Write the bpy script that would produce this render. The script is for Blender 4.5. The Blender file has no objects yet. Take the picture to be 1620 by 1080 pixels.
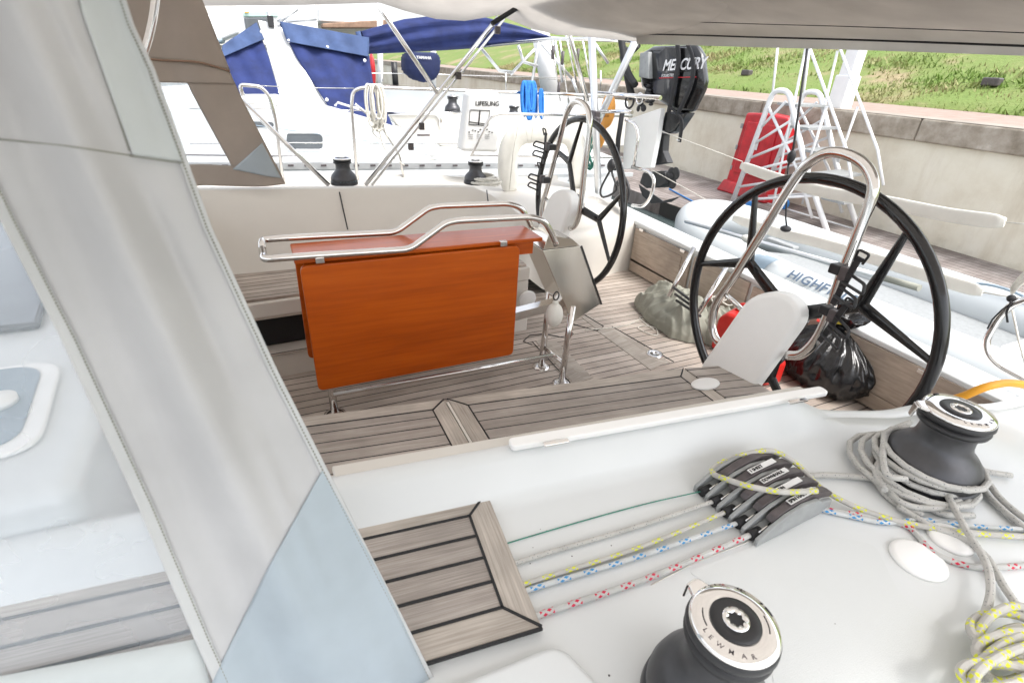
import bpy, bmesh, math, random
import numpy as np
from mathutils import Vector, Matrix
random.seed(5)
C = bpy.context.scene.collection
SC = bpy.context.scene
# ------------------------------------------------------------------ camera
CAMH = 1.38
_f = 810.0
_d = np.array([-86., 1490., _f]); _d /= np.linalg.norm(_d)
_x = np.array([1890., 0., _f]); _x[1] = -(_d[0]*_x[0]+_d[2]*_x[2])/_d[1]; _x /= np.linalg.norm(_x)
_R = np.array([_x, np.cross(-_d, _x), -_d])          # world = R @ (right, down, forward)
cam = bpy.data.cameras.new('camera'); camo = bpy.data.objects.new('camera', cam); C.objects.link(camo)
cam.sensor_width = 36; cam.lens = 18; cam.clip_start = .02; cam.clip_end = 4000
m = Matrix([[_R[i][0], -_R[i][1], -_R[i][2]] for i in range(3)]).to_4x4()
m.translation = (0, 0, CAMH); camo.matrix_world = m
cam.dof.use_dof = True; cam.dof.focus_distance = 1.9; cam.dof.aperture_fstop = 8
SC.camera = camo
# ------------------------------------------------------------------ sky and sun
w = bpy.data.worlds.new('World'); SC.world = w; w.use_nodes = True
nt = w.node_tree; bg = nt.nodes['Background']
sky = nt.nodes.new('ShaderNodeTexSky'); sky.sky_type = 'NISHITA'; sky.sun_disc = False
sky.sun_elevation = math.radians(58); sky.sun_rotation = math.radians(150)
sky.dust_density = 3.0; sky.air_density = 1.0; sky.ozone_density = 1.0
hs = nt.nodes.new('ShaderNodeHueSaturation'); hs.inputs['Saturation'].default_value = .25
nt.links.new(sky.outputs[0], hs.inputs['Color']); nt.links.new(hs.outputs[0], bg.inputs[0])
bg.inputs[1].default_value = .15
sl = bpy.data.lights.new('sun', 'SUN'); sl.energy = 1.0; sl.angle = math.radians(18); sl.color = (1, .97, .92)
so = bpy.data.objects.new('sun', sl); C.objects.link(so)
_el, _az = math.radians(58), math.radians(150)
sd = Vector((math.sin(_az)*math.cos(_el), math.cos(_az)*math.cos(_el), math.sin(_el)))
so.rotation_euler = sd.to_track_quat('Z', 'Y').to_euler()
vs = SC.view_settings; vs.view_transform = 'Standard'; vs.look = 'None'; vs.gamma = 1; vs.exposure = 1.53
SC.render.engine = 'CYCLES'
SC.cycles.max_bounces = 8; SC.cycles.transparent_max_bounces = 12

# ------------------------------------------------------------------ reading positions off known planes
def ray(u, v): return _R @ np.array([u-810., v-540., _f])
def PZ(u, v, z): r = ray(u, v); t = (z-CAMH)/r[2]; return Vector((r[0]*t, r[1]*t, z))
def PY(u, v, y): r = ray(u, v); t = y/r[1]; return Vector((r[0]*t, y, CAMH+r[2]*t))
def PX(u, v, x): r = ray(u, v); t = x/r[0]; return Vector((x, r[1]*t, CAMH+r[2]*t))
def PYs(l, y): return [PY(a, b, y) for a, b in l]
def PXs(l, x): return [PX(a, b, x) for a, b in l]
def PZs(l, z): return [PZ(a, b, z) for a, b in l]
V = Vector
# ------------------------------------------------------------------ materials
MAT = {}
class NT:
    def __init__(s, name):
        s.m = bpy.data.materials.new(name); s.m.use_nodes = True; s.t = s.m.node_tree
        s.b = s.t.nodes['Principled BSDF']; MAT[name] = s.m
    def n(s, ty, **k):
        n = s.t.nodes.new('ShaderNode'+ty)
        for a, b in k.items():
            if hasattr(n, a): setattr(n, a, b)
            else: n.inputs[a.replace('_', ' ')].default_value = b
        return n
    def l(s, a, b): s.t.links.new(a, b)
    def mth(s, op, a, b=0., c=None):
        n = s.t.nodes.new('ShaderNodeMath'); n.operation = op
        for i, x in enumerate((a, b, c)):
            if x is None: continue
            if isinstance(x, (int, float)): n.inputs[i].default_value = x
            else: s.l(x, n.inputs[i])
        return n.outputs[0]
    def mix(s, f, a, b):
        n = s.t.nodes.new('ShaderNodeMix'); n.data_type = 'RGBA'
        for i, x in ((0, f), (6, a), (7, b)):
            if isinstance(x, tuple): n.inputs[i].default_value = (*x, 1)
            elif isinstance(x, (int, float)): n.inputs[i].default_value = x
            else: s.l(x, n.inputs[i])
        return n.outputs[2]
    def noise(s, scale, vec=None, detail=4, rough=.6, st=None):
        n = s.t.nodes.new('ShaderNodeTexNoise'); n.inputs['Scale'].default_value = scale
        n.inputs['Detail'].default_value = detail; n.inputs['Roughness'].default_value = rough
        if vec is None: vec = s.n('TexCoord').outputs['Object']
        if st:
            mp = s.n('Mapping'); mp.inputs['Scale'].default_value = st; s.l(vec, mp.inputs[0]); vec = mp.outputs[0]
        s.l(vec, n.inputs[0]); return n.outputs[0]
    def ramp(s, f, stops):
        n = s.n('ValToRGB'); s.l(f, n.inputs[0]); e = n.color_ramp.elements
        while len(e) < len(stops): e.new(.5)
        for i, (p, c) in enumerate(stops): e[i].position = p; e[i].color = (*c, 1) if isinstance(c, tuple) else (c, c, c, 1)
        return n.outputs[0]
    def bump(s, h, strength=.3, dist=.002):
        b = s.n('Bump'); b.inputs['Strength'].default_value = strength; b.inputs['Distance'].default_value = dist
        s.l(h, b.inputs['Height']); s.l(b.outputs[0], s.b.inputs['Normal'])
def simple(name, col, rough=.5, metal=0., var=.08, vs_=8., bump=0., bs=60., bd=.002, coat=0., alpha=None, trans=0., rv=.1):
    N = NT(name); f = N.noise(vs_)
    lo = tuple(max(0, c*(1-var)) for c in col); hi = tuple(min(1, c*(1+var)) for c in col)
    N.l(N.ramp(f, [(.3, lo), (.7, hi)]), N.b.inputs['Base Color'])
    g = N.noise(vs_*2.3)
    N.l(N.ramp(g, [(.3, max(0., rough-rv*.5)), (.7, min(1., rough+rv*.5))]), N.b.inputs['Roughness'])
    N.b.inputs['Metallic'].default_value = metal
    if coat: N.b.inputs['Coat Weight'].default_value = coat
    if bump: N.bump(N.noise(bs), bump, bd)
    if trans: N.b.inputs['Transmission Weight'].default_value = trans
    if alpha is not None: N.b.inputs['Alpha'].default_value = alpha
    return N
simple('gelcoat', (.665, .685, .685), .3, var=.03, vs_=2.2, bump=.05, bs=300, bd=.0005, rv=.04)
simple('nonskid', (.665, .685, .68), .6, var=.02, vs_=3, bump=.6, bs=700, bd=.0012)
simple('cream', (.62, .59, .54), .38, var=.03, vs_=3)
simple('white_paint', (.82, .82, .82), .35, var=.03)
simple('white_plastic', (.88, .88, .865), .35, var=.02)
simple('steel', (.78, .76, .74), .13, 1., var=.05, vs_=14, rv=.08)
simple('mirror_steel', (.80, .76, .69), .16, 1., var=.01, vs_=2, rv=.0)
simple('aluminium', (.74, .75, .76), .38, .85, var=.05)
simple('black_gloss', (.007, .007, .008), .22, coat=.3, var=.1)
simple('black_plastic', (.02, .02, .022), .42, var=.2)
simple('black_matte', (.016, .016, .018), .7, var=.2)
simple('grey_plastic', (.30, .31, .31), .5, var=.12, vs_=30)
simple('dark_lever', (.085, .072, .074), .45, var=.3, vs_=40, bump=.2, bs=300, bd=.0005)
simple('winch_dark', (.085, .085, .09), .4, .75, var=.15, vs_=20, bump=.15, bs=900, bd=.0004)
simple('winch_base', (.03, .031, .035), .35, .3, var=.2)
simple('chrome', (.86, .84, .82), .06, 1., var=.02, rv=.03)
simple('red_plastic', (.50, .012, .02), .38, var=.3, vs_=5, coat=.2)
simple('red_can', (.55, .02, .015), .35, var=.1)
simple('yellow', (.80, .36, .02), .5, var=.08)
simple('yellow_strip', (.75, .62, .08), .5, var=.15)
simple('blue_rope', (.03, .20, .60), .8, var=.2, vs_=40, bump=.6, bs=500)
simple('green_rope', (.04, .22, .16), .8, var=.3, vs_=40, bump=.6, bs=500)
simple('white_rope', (.66, .64, .58), .85, var=.15, vs_=60, bump=.8, bs=500)
simple('blue_line', (.05, .25, .65), .7, var=.1)
simple('trash', (.012, .012, .013), .2, var=.3, bump=.5, bs=45, bd=.006, coat=.3)
simple('grey_cloth', (.29, .29, .245), .9, var=.15, vs_=5, bump=.3, bs=160)
simple('dinghy', (.52, .545, .55), .45, var=.04, vs_=2)
simple('dinghy_dark', (.26, .33, .39), .5, var=.1)
simple('navy_text', (.10, .14, .20), .5, var=.05)
simple('horseshoe', (.74, .725, .67), .7, var=.06, vs_=10, bump=.2, bs=30)
simple('orange_float', (.75, .33, .06), .5, var=.15)
simple('glass_dark', (.10, .11, .12), .08, var=.1)
simple('mint', (.45, .62, .56), .4, var=.05)
simple('white_text', (.85, .85, .86), .5)
simple('black_text', (.02, .02, .02), .6)
simple('red_text', (.5, .02, .03), .5)
simple('label_white', (.72, .72, .71), .5, var=.04)
simple('pad', (.80, .80, .79), .6, var=.03)
simple('building', (.62, .60, .56), .8, var=.08, vs_=1)
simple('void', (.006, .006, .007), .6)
simple('caulk', (.012, .013, .015), .6)
simple('brown_roof', (.25, .16, .11), .8, var=.2)

def teak(name, lo, hi, seam=.085, rough=.62):
    N = NT(name); uv = N.n('UVMap').outputs[0]
    sx = N.n('SeparateXYZ'); N.l(uv, sx.inputs[0]); u, v = sx.outputs[0], sx.outputs[1]
    fr = N.mth('FRACT', v); pid = N.mth('FLOOR', v)
    wn = N.n('TexWhiteNoise', noise_dimensions='1D'); N.l(pid, wn.inputs['W'])
    cv = N.n('CombineXYZ'); N.l(u, cv.inputs[0]); N.l(N.mth('MULTIPLY', v, .05), cv.inputs[1]); N.l(N.mth('MULTIPLY', wn.outputs[0], 9.), cv.inputs[2])
    g = N.noise(1., cv.outputs[0], 5, .65, st=(9, 700, 1)); g2 = N.noise(1., cv.outputs[0], 3, .6, st=(3, 40, 1))
    k = N.mth('ADD', N.mth('MULTIPLY', g, .62), N.mth('ADD', N.mth('MULTIPLY', g2, .30), N.mth('MULTIPLY', wn.outputs[0], .18)))
    col = N.ramp(k, [(.32, lo), (.58, tuple((a+b)/2 for a, b in zip(lo, hi))), (.80, hi)])
    oc = N.n('TexCoord').outputs['Object']
    st = N.ramp(N.noise(5., oc, 3, .6), [(.35, 1.), (.62, .78)])
    mm = N.n('Mix', data_type='RGBA', blend_type='MULTIPLY'); mm.inputs[0].default_value = 1
    N.l(col, mm.inputs[6]); N.l(st, mm.inputs[7])
    sm = N.mth('LESS_THAN', fr, seam)
    N.l(N.mix(sm, mm.outputs[2], (.012, .012, .014)), N.b.inputs['Base Color'])
    N.b.inputs['Roughness'].default_value = rough
    N.bump(N.mth('ADD', N.mth('MULTIPLY', g, .5), N.mth('MULTIPLY', sm, -.6)), .5, .0012)
teak('teak', (.24, .205, .18), (.72, .66, .605))
teak('teak_floor', (.27, .215, .175), (.74, .66, .59), seam=.1)
teak('teak_board', (.25, .215, .18), (.72, .655, .585), seam=0.)
teak('teak_brown', (.32, .25, .20), (.62, .52, .43), seam=0.)

N = NT('mahogany'); oc = N.n('TexCoord').outputs['Object']
g = N.noise(1., oc, 6, .6, st=(3, 60, 60)); g2 = N.noise(1., oc, 3, .5, st=(1.2, 5, 7))
N.l(N.ramp(N.mth('ADD', N.mth('MULTIPLY', g, .5), N.mth('MULTIPLY', g2, .5)), [(.30, (.30, .048, .001)), (.5, (.46, .080, .003)), (.70, (.58, .118, .006))]), N.b.inputs['Base Color'])
N.b.inputs['Roughness'].default_value = .3; N.b.inputs['Coat Weight'].default_value = .22; N.b.inputs['Specular IOR Level'].default_value = .35; N.b.inputs['Coat Roughness'].default_value = .12

def canvas(name, col, trl=.25, fine=1500, var=.06):
    N = NT(name); f = N.noise(6.); fw = N.noise(fine, detail=1)
    lo = tuple(c*(1-var) for c in col); hi = tuple(c*(1+var) for c in col)
    cc = N.ramp(f, [(.3, lo), (.7, hi)]); N.l(cc, N.b.inputs['Base Color']); N.b.inputs['Roughness'].default_value = .85
    N.bump(fw, .25, .0008)
    if trl:
        tr = N.n('BsdfTranslucent'); N.l(cc, tr.inputs[0]); mx = N.n('MixShader'); mx.inputs[0].default_value = trl
        N.l(N.b.outputs[0], mx.inputs[1]); N.l(tr.outputs[0], mx.inputs[2]); N.l(mx.outputs[0], N.t.nodes['Material Output'].inputs[0])
canvas('canvas', (.64, .64, .645), .3)
canvas('canvas_hem', (.70, .71, .71), .3)
canvas('canvas_light', (.72, .755, .755), .35)
canvas('canvas_blue', (.53, .60, .65), .3)
canvas('canvas_far', (.50, .44, .39), .45)
canvas('bimini', (.62, .598, .572), .85)
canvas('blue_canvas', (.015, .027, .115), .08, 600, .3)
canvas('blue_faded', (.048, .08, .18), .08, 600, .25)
canvas('navy_canvas', (.012, .02, .075), .05, 600, .2)
N = NT('clear_vinyl'); tb = N.n('BsdfTransparent'); tb.inputs[0].default_value = (.95, .97, 1, 1)
N.b.inputs['Base Color'].default_value = (.72, .78, .84, 1); N.b.inputs['Roughness'].default_value = .2
mx = N.n('MixShader'); N.l(N.mth('MULTIPLY_ADD', N.noise(4.), .22, .20), mx.inputs[0])
N.l(tb.outputs[0], mx.inputs[1]); N.l(N.b.outputs[0], mx.inputs[2]); N.l(mx.outputs[0], N.t.nodes['Material Output'].inputs[0])

def rope(name, base, fleck, period=.05, dens=.5, k=3.):
    N = NT(name); uv = N.n('UVMap').outputs[0]; sx = N.n('SeparateXYZ'); N.l(uv, sx.inputs[0]); u, v = sx.outputs[0], sx.outputs[1]
    a = N.mth('FRACT', N.mth('DIVIDE', u, period)); on = N.mth('LESS_THAN', a, .5)
    p = N.mth('FRACT', N.mth('ADD', N.mth('MULTIPLY', v, k), N.mth('DIVIDE', u, period/3.)))
    q = N.mth('FRACT', N.mth('SUBTRACT', N.mth('MULTIPLY', v, k), N.mth('DIVIDE', u, period/3.)))
    msk = N.mth('MULTIPLY', on, N.mth('MULTIPLY', N.mth('LESS_THAN', p, dens), N.mth('LESS_THAN', q, dens)))
    br = N.mth('MULTIPLY', N.mth('SINE', N.mth('MULTIPLY', N.mth('ADD', N.mth('MULTIPLY', v, 4.), N.mth('MULTIPLY', u, 300.)), 6.283)), N.mth('SINE', N.mth('MULTIPLY', N.mth('SUBTRACT', N.mth('MULTIPLY', v, 4.), N.mth('MULTIPLY', u, 300.)), 6.283)))
    bc = N.mix(N.ramp(N.noise(30.), [(.35, 0.), (.7, 1.)]), base, tuple(c*.8 for c in base))
    N.l(N.mix(msk, bc, fleck), N.b.inputs['Base Color']); N.b.inputs['Roughness'].default_value = .85
    N.bump(br, .5, .001)
rope('rope_yellow', (.58, .565, .53), (.72, .74, .05), .045, .62)
rope('rope_blue', (.66, .68, .68), (.05, .28, .60), .05, .6)
rope('rope_red', (.60, .60, .58), (.62, .02, .06), .05, .55)
rope('rope_grey', (.58, .57, .54), (.12, .14, .16), .03, .22)
rope('rope_dark', (.04, .06, .07), (.30, .40, .42), .02, .6)

def ground_mat(name, stops, scale, bump=.4, bs=20, bd=.01, rough=.85, st=None, sc2=None):
    N = NT(name); f = N.noise(scale, detail=8, rough=.65, st=st)
    N.l(N.ramp(f, stops), N.b.inputs['Base Color']); N.b.inputs['Roughness'].default_value = rough
    N.bump(N.noise(bs, detail=6), bump, bd); return N
N0 = ground_mat('concrete_wall', [(.3, (.62, .55, .43)), (.5, (.74, .69, .57)), (.75, (.80, .76, .67))], .9, .5, 9, .02)
oc = N0.n('TexCoord').outputs['Object']; bl = [l for l in N0.t.links if l.to_socket == N0.b.inputs['Base Color']][0].from_socket
stn = N0.ramp(N0.noise(1.6, oc, 6, .7, st=(1, 1, .16)), [(.52, 0.), (.70, .35)])
sz = N0.n('SeparateXYZ'); N0.l(oc, sz.inputs[0])
ft = N0.mth('MULTIPLY', N0.ramp(N0.mth('ADD', N0.mth('MULTIPLY', sz.outputs[2], -1.), N0.mth('MULTIPLY', N0.noise(2.2, oc, 6, .7), .8)), [(.36, 0.), (.62, 1.)]), .6)
c_ = N0.mix(stn, bl, (.40, .31, .20)); c_ = N0.mix(ft, c_, (.33, .29, .19)); N0.l(c_, N0.b.inputs['Base Color'])
ground_mat('concrete_cap', [(.3, (.20, .165, .12)), (.52, (.36, .31, .25)), (.62, (.42, .37, .31)), (.75, (.60, .55, .48))], 4., .7, 14, .03)
ground_mat('cap_top', [(.3, (.24, .205, .17)), (.7, (.36, .32, .275))], 3.)
ground_mat('brick_path', [(.3, (.25, .175, .14)), (.5, (.31, .23, .19)), (.7, (.36, .285, .245))], 5.)
ground_mat('grass_soil', [(.33, (.31, .25, .14)), (.46, (.17, .22, .055)), (.7, (.14, .22, .04))], .55, .8, 14, .04)
ground_mat('water', [(.3, (.05, .07, .07)), (.7, (.08, .10, .10))], 1., .3, 3, .04, .08)
ground_mat('silt', [(.3, (.2, .17, .12)), (.7, (.3, .26, .2))], 3.)
N = ground_mat('dock_wood', [(.3, (.20, .165, .15)), (.5, (.30, .26, .24)), (.72, (.42, .38, .35))], 1.6, .5, 16, .01, st=(1, 4, 1))
oc = N.n('TexCoord').outputs['Object']; sx = N.n('SeparateXYZ'); N.l(oc, sx.inputs[0])
fr = N.mth('FRACT', N.mth('DIVIDE', sx.outputs[0], .12)); sm = N.mth('LESS_THAN', fr, .09)
bl = [l for l in N.t.links if l.to_socket == N.b.inputs['Base Color']][0].from_socket
pn = N.n('TexWhiteNoise', noise_dimensions='1D'); N.l(N.mth('FLOOR', N.mth('DIVIDE', sx.outputs[0], .12)), pn.inputs['W'])
b2 = N.mix(N.mth('MULTIPLY', pn.outputs[0], .35), bl, (.16, .13, .12))
dirt = N.ramp(N.noise(1.1, detail=6), [(.5, 0.), (.62, .75)])
b3 = N.mix(dirt, b2, (.10, .075, .06))
N.l(N.mix(sm, b3, (.05, .045, .04)), N.b.inputs['Base Color'])
def grassblade(name, a, b):
    N = NT(name); N.l(N.ramp(N.noise(.7, detail=5), [(.38, a), (.58, b)]), N.b.inputs['Base Color']); N.b.inputs['Roughness'].default_value = .7
grassblade('grass_blade', (.33, .28, .14), (.15, .24, .04))

# ------------------------------------------------------------------ mesh accumulator
class MB:
    def __init__(s): s.v = []; s.f = []; s.uv = []; s.sm = []
    def face(s, idx, uv=None, sm=False): s.f.append(list(idx)); s.uv.append(uv); s.sm.append(sm)
    def poly(s, pts, uv=None):
        i = len(s.v); s.v += [V(p) for p in pts]; s.face(range(i, i+len(pts)), uv); return s
    def prism(s, pts, vec, uvf=None):
        n = len(pts); i = len(s.v); pts = [V(p) for p in pts]; vec = V(vec); s.v += pts+[p+vec for p in pts]
        nrm = sum(((pts[k]-pts[0]).cross(pts[(k+1) % n]-pts[0]) for k in range(n)), V((0, 0, 0)))
        fl = nrm.dot(vec) > 0
        a = list(range(i, i+n)); b = list(range(i+n, i+2*n))
        f1, f2 = (a[::-1], b) if fl else (a, b[::-1])
        for f in (f1, f2): s.face(f, [uvf(s.v[k]) for k in f] if uvf else None)
        for k in range(n):
            q = [i+k, i+(k+1) % n, i+n+(k+1) % n, i+n+k]
            if not fl: q = q[::-1]
            s.face(q, [uvf(s.v[j]) for j in q] if uvf else None)
        return s
    def box(s, c, sz, mt=None, uvf=None):
        c = V(c); x, y, z = sz[0]/2, sz[1]/2, sz[2]/2
        pts = [V((-x, -y, -z)), V((x, -y, -z)), V((x, y, -z)), V((-x, y, -z))]; up = V((0, 0, 2*z))
        if mt is not None: pts = [mt @ p for p in pts]; up = mt @ up
        return s.prism([c+p for p in pts], up, uvf)
    def beam(s, a, b, w_, h, up=(0, 0, 1)):
        a, b = V(a), V(b); d = (b-a).normalized(); si = d.cross(V(up)).normalized(); u2 = si.cross(d)
        p = [a+si*w_/2+u2*h/2, a-si*w_/2+u2*h/2, a-si*w_/2-u2*h/2, a+si*w_/2-u2*h/2]
        return s.prism(p, b-a)
    def tube(s, pts, r, n=12, closed=False, cap=True, smooth=0):
        pts = [V(p) for p in pts]
        if smooth: pts = spline(pts, smooth, closed)
        m_ = len(pts); rr = r if isinstance(r, (list, tuple)) else [r]*m_
        if len(rr) != m_: rr = [rr[min(len(rr)-1, int(k*len(rr)/m_))] for k in range(m_)]
        tan = []
        for k in range(m_):
            a = pts[(k-1) % m_] if (closed or k > 0) else pts[k]; b = pts[(k+1) % m_] if (closed or k < m_-1) else pts[k]
            t = (b-a); tan.append(t.normalized() if t.length > 1e-9 else V((0, 0, 1)))
        ref = V((0, 0, 1)) if abs(tan[0].z) < .9 else V((1, 0, 0))
        nn = tan[0].cross(ref).normalized(); i0 = len(s.v); L = 0; Ls = []
        for k in range(m_):
            if k: L += (pts[k]-pts[k-1]).length
            Ls.append(L)
            nn = (nn-tan[k]*nn.dot(tan[k])).normalized(); bb = tan[k].cross(nn)
            for j in range(n):
                a = 2*math.pi*j/n; s.v.append(pts[k]+(nn*math.cos(a)+bb*math.sin(a))*rr[k])
        segs = m_ if closed else m_-1
        for k in range(segs):
            k2 = (k+1) % m_; La = Ls[k]; Lb = Ls[k2] if k2 else L+(pts[0]-pts[-1]).length
            for j in range(n):
                j2 = (j+1) % n
                s.face([i0+k*n+j, i0+k*n+j2, i0+k2*n+j2, i0+k2*n+j], [(La, j/n), (La, (j+1)/n), (Lb, (j+1)/n), (Lb, j/n)], True)
        if cap and not closed:
            s.face([i0+j for j in range(n)][::-1]); s.face([i0+(m_-1)*n+j for j in range(n)])
        return s
    def lathe(s, prof, org, ax=(0, 0, 1), n=40, xdir=None):
        ax = V(ax).normalized(); org = V(org); x = (V(xdir) if xdir else (V((1, 0, 0)) if abs(ax.x) < .9 else V((0, 1, 0))))
        x = (x-ax*x.dot(ax)).normalized(); y = ax.cross(x); i0 = len(s.v)
        for (r, h) in prof:
            for j in range(n):
                a = 2*math.pi*j/n; s.v.append(org+ax*h+(x*math.cos(a)+y*math.sin(a))*max(r, 1e-5))
        for k in range(len(prof)-1):
            for j in range(n):
                j2 = (j+1) % n; s.face([i0+k*n+j, i0+k*n+j2, i0+(k+1)*n+j2, i0+(k+1)*n+j], None, True)
        s.face([i0+j for j in range(n)][::-1]); s.face([i0+(len(prof)-1)*n+j for j in range(n)]); return s
    def grid(s, rows, closed=False, uvs=None, flip=False):
        i0 = len(s.v); nr = len(rows); nc = len(rows[0])
        for r in rows: s.v += [V(p) for p in r]
        for a in range(nr-1):
            for b in range(nc if closed else nc-1):
                b2 = (b+1) % nc; q = [i0+a*nc+b, i0+a*nc+b2, i0+(a+1)*nc+b2, i0+(a+1)*nc+b]
                if flip: q = q[::-1]
                s.face(q, None, True)
        return s
    def blob(s, c, rx, ry, rz, fn=None, n=32, m_=20, mt=None):
        c = V(c); rows = []
        for a in range(m_+1):
            th = math.pi*a/m_; row = []
            for b in range(n):
                ph = 2*math.pi*b/n; d = V((math.sin(th)*math.cos(ph), math.sin(th)*math.sin(ph), math.cos(th)))
                k = fn(d) if fn else 1.; p = V((d.x*rx*k, d.y*ry*k, d.z*rz*k))
                if mt is not None: p = mt @ p
                row.append(c+p)
            rows.append(row)
        return s.grid(rows, True, flip=True)
    def make(s, name, mat, parent=None, bevel=0, sub=0, solid=0, autosm=True, segs=2, wb=False):
        me = bpy.data.meshes.new(name)
        po = ORG[parent] if parent is not None else None
        if parent is None:
            xs = np.array([tuple(p) for p in s.v]); o_ = V(((xs[:, 0].min()+xs[:, 0].max())/2, (xs[:, 1].min()+xs[:, 1].max())/2, xs[:, 2].min()))
        else: o_ = V(po)
        me.from_pydata([tuple(p-o_) for p in s.v], [], s.f)
        if any(u is not None for u in s.uv):
            ul = me.uv_layers.new(name='UVMap'); k = 0
            for fi, f in enumerate(s.f):
                for j in range(len(f)):
                    if s.uv[fi]: ul.data[k].uv = s.uv[fi][j]
                    k += 1
        me.polygons.foreach_set('use_smooth', s.sm); me.materials.append(MAT[mat])
        o = bpy.data.objects.new(name, me); C.objects.link(o); ORG[o] = o_
        if parent is not None: o.parent = parent
        else: o.location = o_
        if wb:
            bm = bmesh.new(); bm.from_mesh(me); bmesh.ops.remove_doubles(bm, verts=bm.verts, dist=1e-5); bmesh.ops.recalc_face_normals(bm, faces=bm.faces); bm.to_mesh(me); bm.free()
        if solid:
            md = o.modifiers.new('so', 'SOLIDIFY'); md.thickness = abs(solid); md.offset = 0 if solid > 0 else -1
        if bevel:
            md = o.modifiers.new('be', 'BEVEL'); md.width = bevel; md.segments = segs; md.limit_method = 'ANGLE'; md.angle_limit = .6
            for p in me.polygons: p.use_smooth = True
            md.harden_normals = True
        if sub: md = o.modifiers.new('su', 'SUBSURF'); md.levels = sub; md.render_levels = sub
        return o
ORG = {}
def spline(p, k, closed=False):
    n = len(p); out = []
    for i in range(n if closed else n-1):
        if closed: p0, p1, p2, p3 = p[(i-1) % n], p[i], p[(i+1) % n], p[(i+2) % n]
        else:
            p1, p2 = p[i], p[i+1]; p0 = p[i-1] if i else p1*2-p2; p3 = p[i+2] if i < n-2 else p2*2-p1
        for j in range(k):
            t = j/k; out.append(.5*((2*p1)+(p2-p0)*t+(2*p0-5*p1+4*p2-p3)*t*t+(3*p1-p0-3*p2+p3)*t**3))
    if not closed: out.append(p[-1])
    return out
def fillet(p, r, k=5, closed=False):
    p = [V(a) for a in p]; n = len(p); out = []
    for i in range(n):
        if not closed and i in (0, n-1): out.append(p[i]); continue
        a, b, c = p[i-1], p[i], p[(i+1) % n]; ua = (a-b); ub = (c-b)
        d = min(r, ua.length*.48, ub.length*.48); A = b+ua.normalized()*d; B = b+ub.normalized()*d
        for j in range(k+1):
            t = j/k; out.append(A*(1-t)**2+b*2*t*(1-t)+B*t*t)
    return out
def tag(o, label=None, cat=None, group=None, kind=None):
    if label: o['label'] = label
    if cat: o['category'] = cat
    if group: o['group'] = group
    if kind: o['kind'] = kind
    return o
def thing(name, label, cat, loc, group=None):
    o = bpy.data.objects.new(name, None); C.objects.link(o); o.location = loc; o.empty_display_size = .05; ORG[o] = V(loc)
    return tag(o, label, cat, group)
def copy_tree(o, parent=None):
    c = o.copy(); C.objects.link(c)
    if parent is not None: c.parent = parent
    for ch in [x for x in C.objects if x.parent == o]: copy_tree(ch, c)
    return c
def text(s, org, right, up, size, mat, parent, name='lettering', shear=0., ext=.0006, bold=0., sx=1., align='LEFT', cent=False):
    cu = bpy.data.curves.new('t', 'FONT'); cu.body = s; cu.size = size; cu.shear = shear; cu.extrude = ext; cu.offset = bold; cu.align_x = align; cu.space_character = sx
    if cent: cu.align_y = 'CENTER'
    to = bpy.data.objects.new('t', cu); C.objects.link(to)
    bpy.context.view_layer.update()
    me = bpy.data.meshes.new_from_object(to.evaluated_get(bpy.context.evaluated_depsgraph_get()))
    C.objects.unlink(to); bpy.data.objects.remove(to)
    r = V(right).normalized(); n = r.cross(V(up)).normalized(); u = n.cross(r); po = ORG[parent] if parent is not None else V((0, 0, 0))
    mt = Matrix([[r[i], u[i], n[i]] for i in range(3)]).to_4x4(); mt.translation = V(org)-po+n*.0015
    me.transform(mt); me.materials.clear(); me.materials.append(MAT[mat])
    if len(me.vertices) == 0: return None
    o = bpy.data.objects.new(name, me); C.objects.link(o); o.parent = parent; ORG[o] = po
    return o
def teak_uv(d, sp=.05, off=0., org=(0, 0, 0)):
    d = V(d).normalized(); q = V((-d.y, d.x, 0)); org = V(org)
    return lambda p: ((p-org).dot(d), (p-org).dot(q)/sp+off)
def line(name, pts, r, mat, label, cat='rope', group=None, smooth=6, n=8):
    o = MB().tube(pts, r, n, smooth=smooth).make(name, mat); return tag(o, label, cat, group)
# ================================================================== SETTING
def struct(name, mb, mat): return tag(mb.make(name, mat), kind='structure')
WX = lambda y: 7.50+.0487*y        # face of the quay wall
struct('water', MB().poly([(-900, -900, -.62), (900, -900, -.62), (900, 900, -.62), (-900, 900, -.62)]), 'water')
struct('seabed', MB().poly([(-900, -900, -3), (900, -900, -3), (900, 900, -3), (-900, 900, -3)]), 'silt')
m_ = MB(); m_.prism([(5.35, -30, -.40), (WX(-30), -30, -.40), (WX(40), 40, -.40), (5.85, 40, -.40)], (0, 0, -.22)); struct('dock', m_, 'dock_wood')
_a, _b = -40, 60
m_ = MB().prism([(WX(_a), _a, -3), (WX(_a)+.5, _a, -3), (WX(_b)+.5, _b, -3), (WX(_b), _b, -3)], (0, 0, 3.76))
wall = thing('quay_wall', 'pale stained concrete quay wall with a rough overhanging cap below the grass bank', 'wall', (WX(5), 5, -.4))
m_.make('wall_face', 'concrete_wall', wall)
m_ = MB(); rnd = random.Random(2); y = _a
while y < _b:
    m_.prism([(WX(y)-.07, y, .76), (WX(y)+.5, y, .76), (WX(y+2.6)+.5, y+2.594, .76), (WX(y+2.6)-.07, y+2.594, .76)], (0, 0, .265)); y += 2.6
m_.make('wall_cap', 'concrete_cap', wall, bevel=.025)
m_ = MB().poly([(WX(_a)-.05, _a, 1.03), (WX(_a)+.55, _a, 1.03), (WX(_b)+.55, _b, 1.03), (WX(_b)-.05, _b, 1.03)]); m_.make('cap_surface', 'cap_top', wall)
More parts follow.
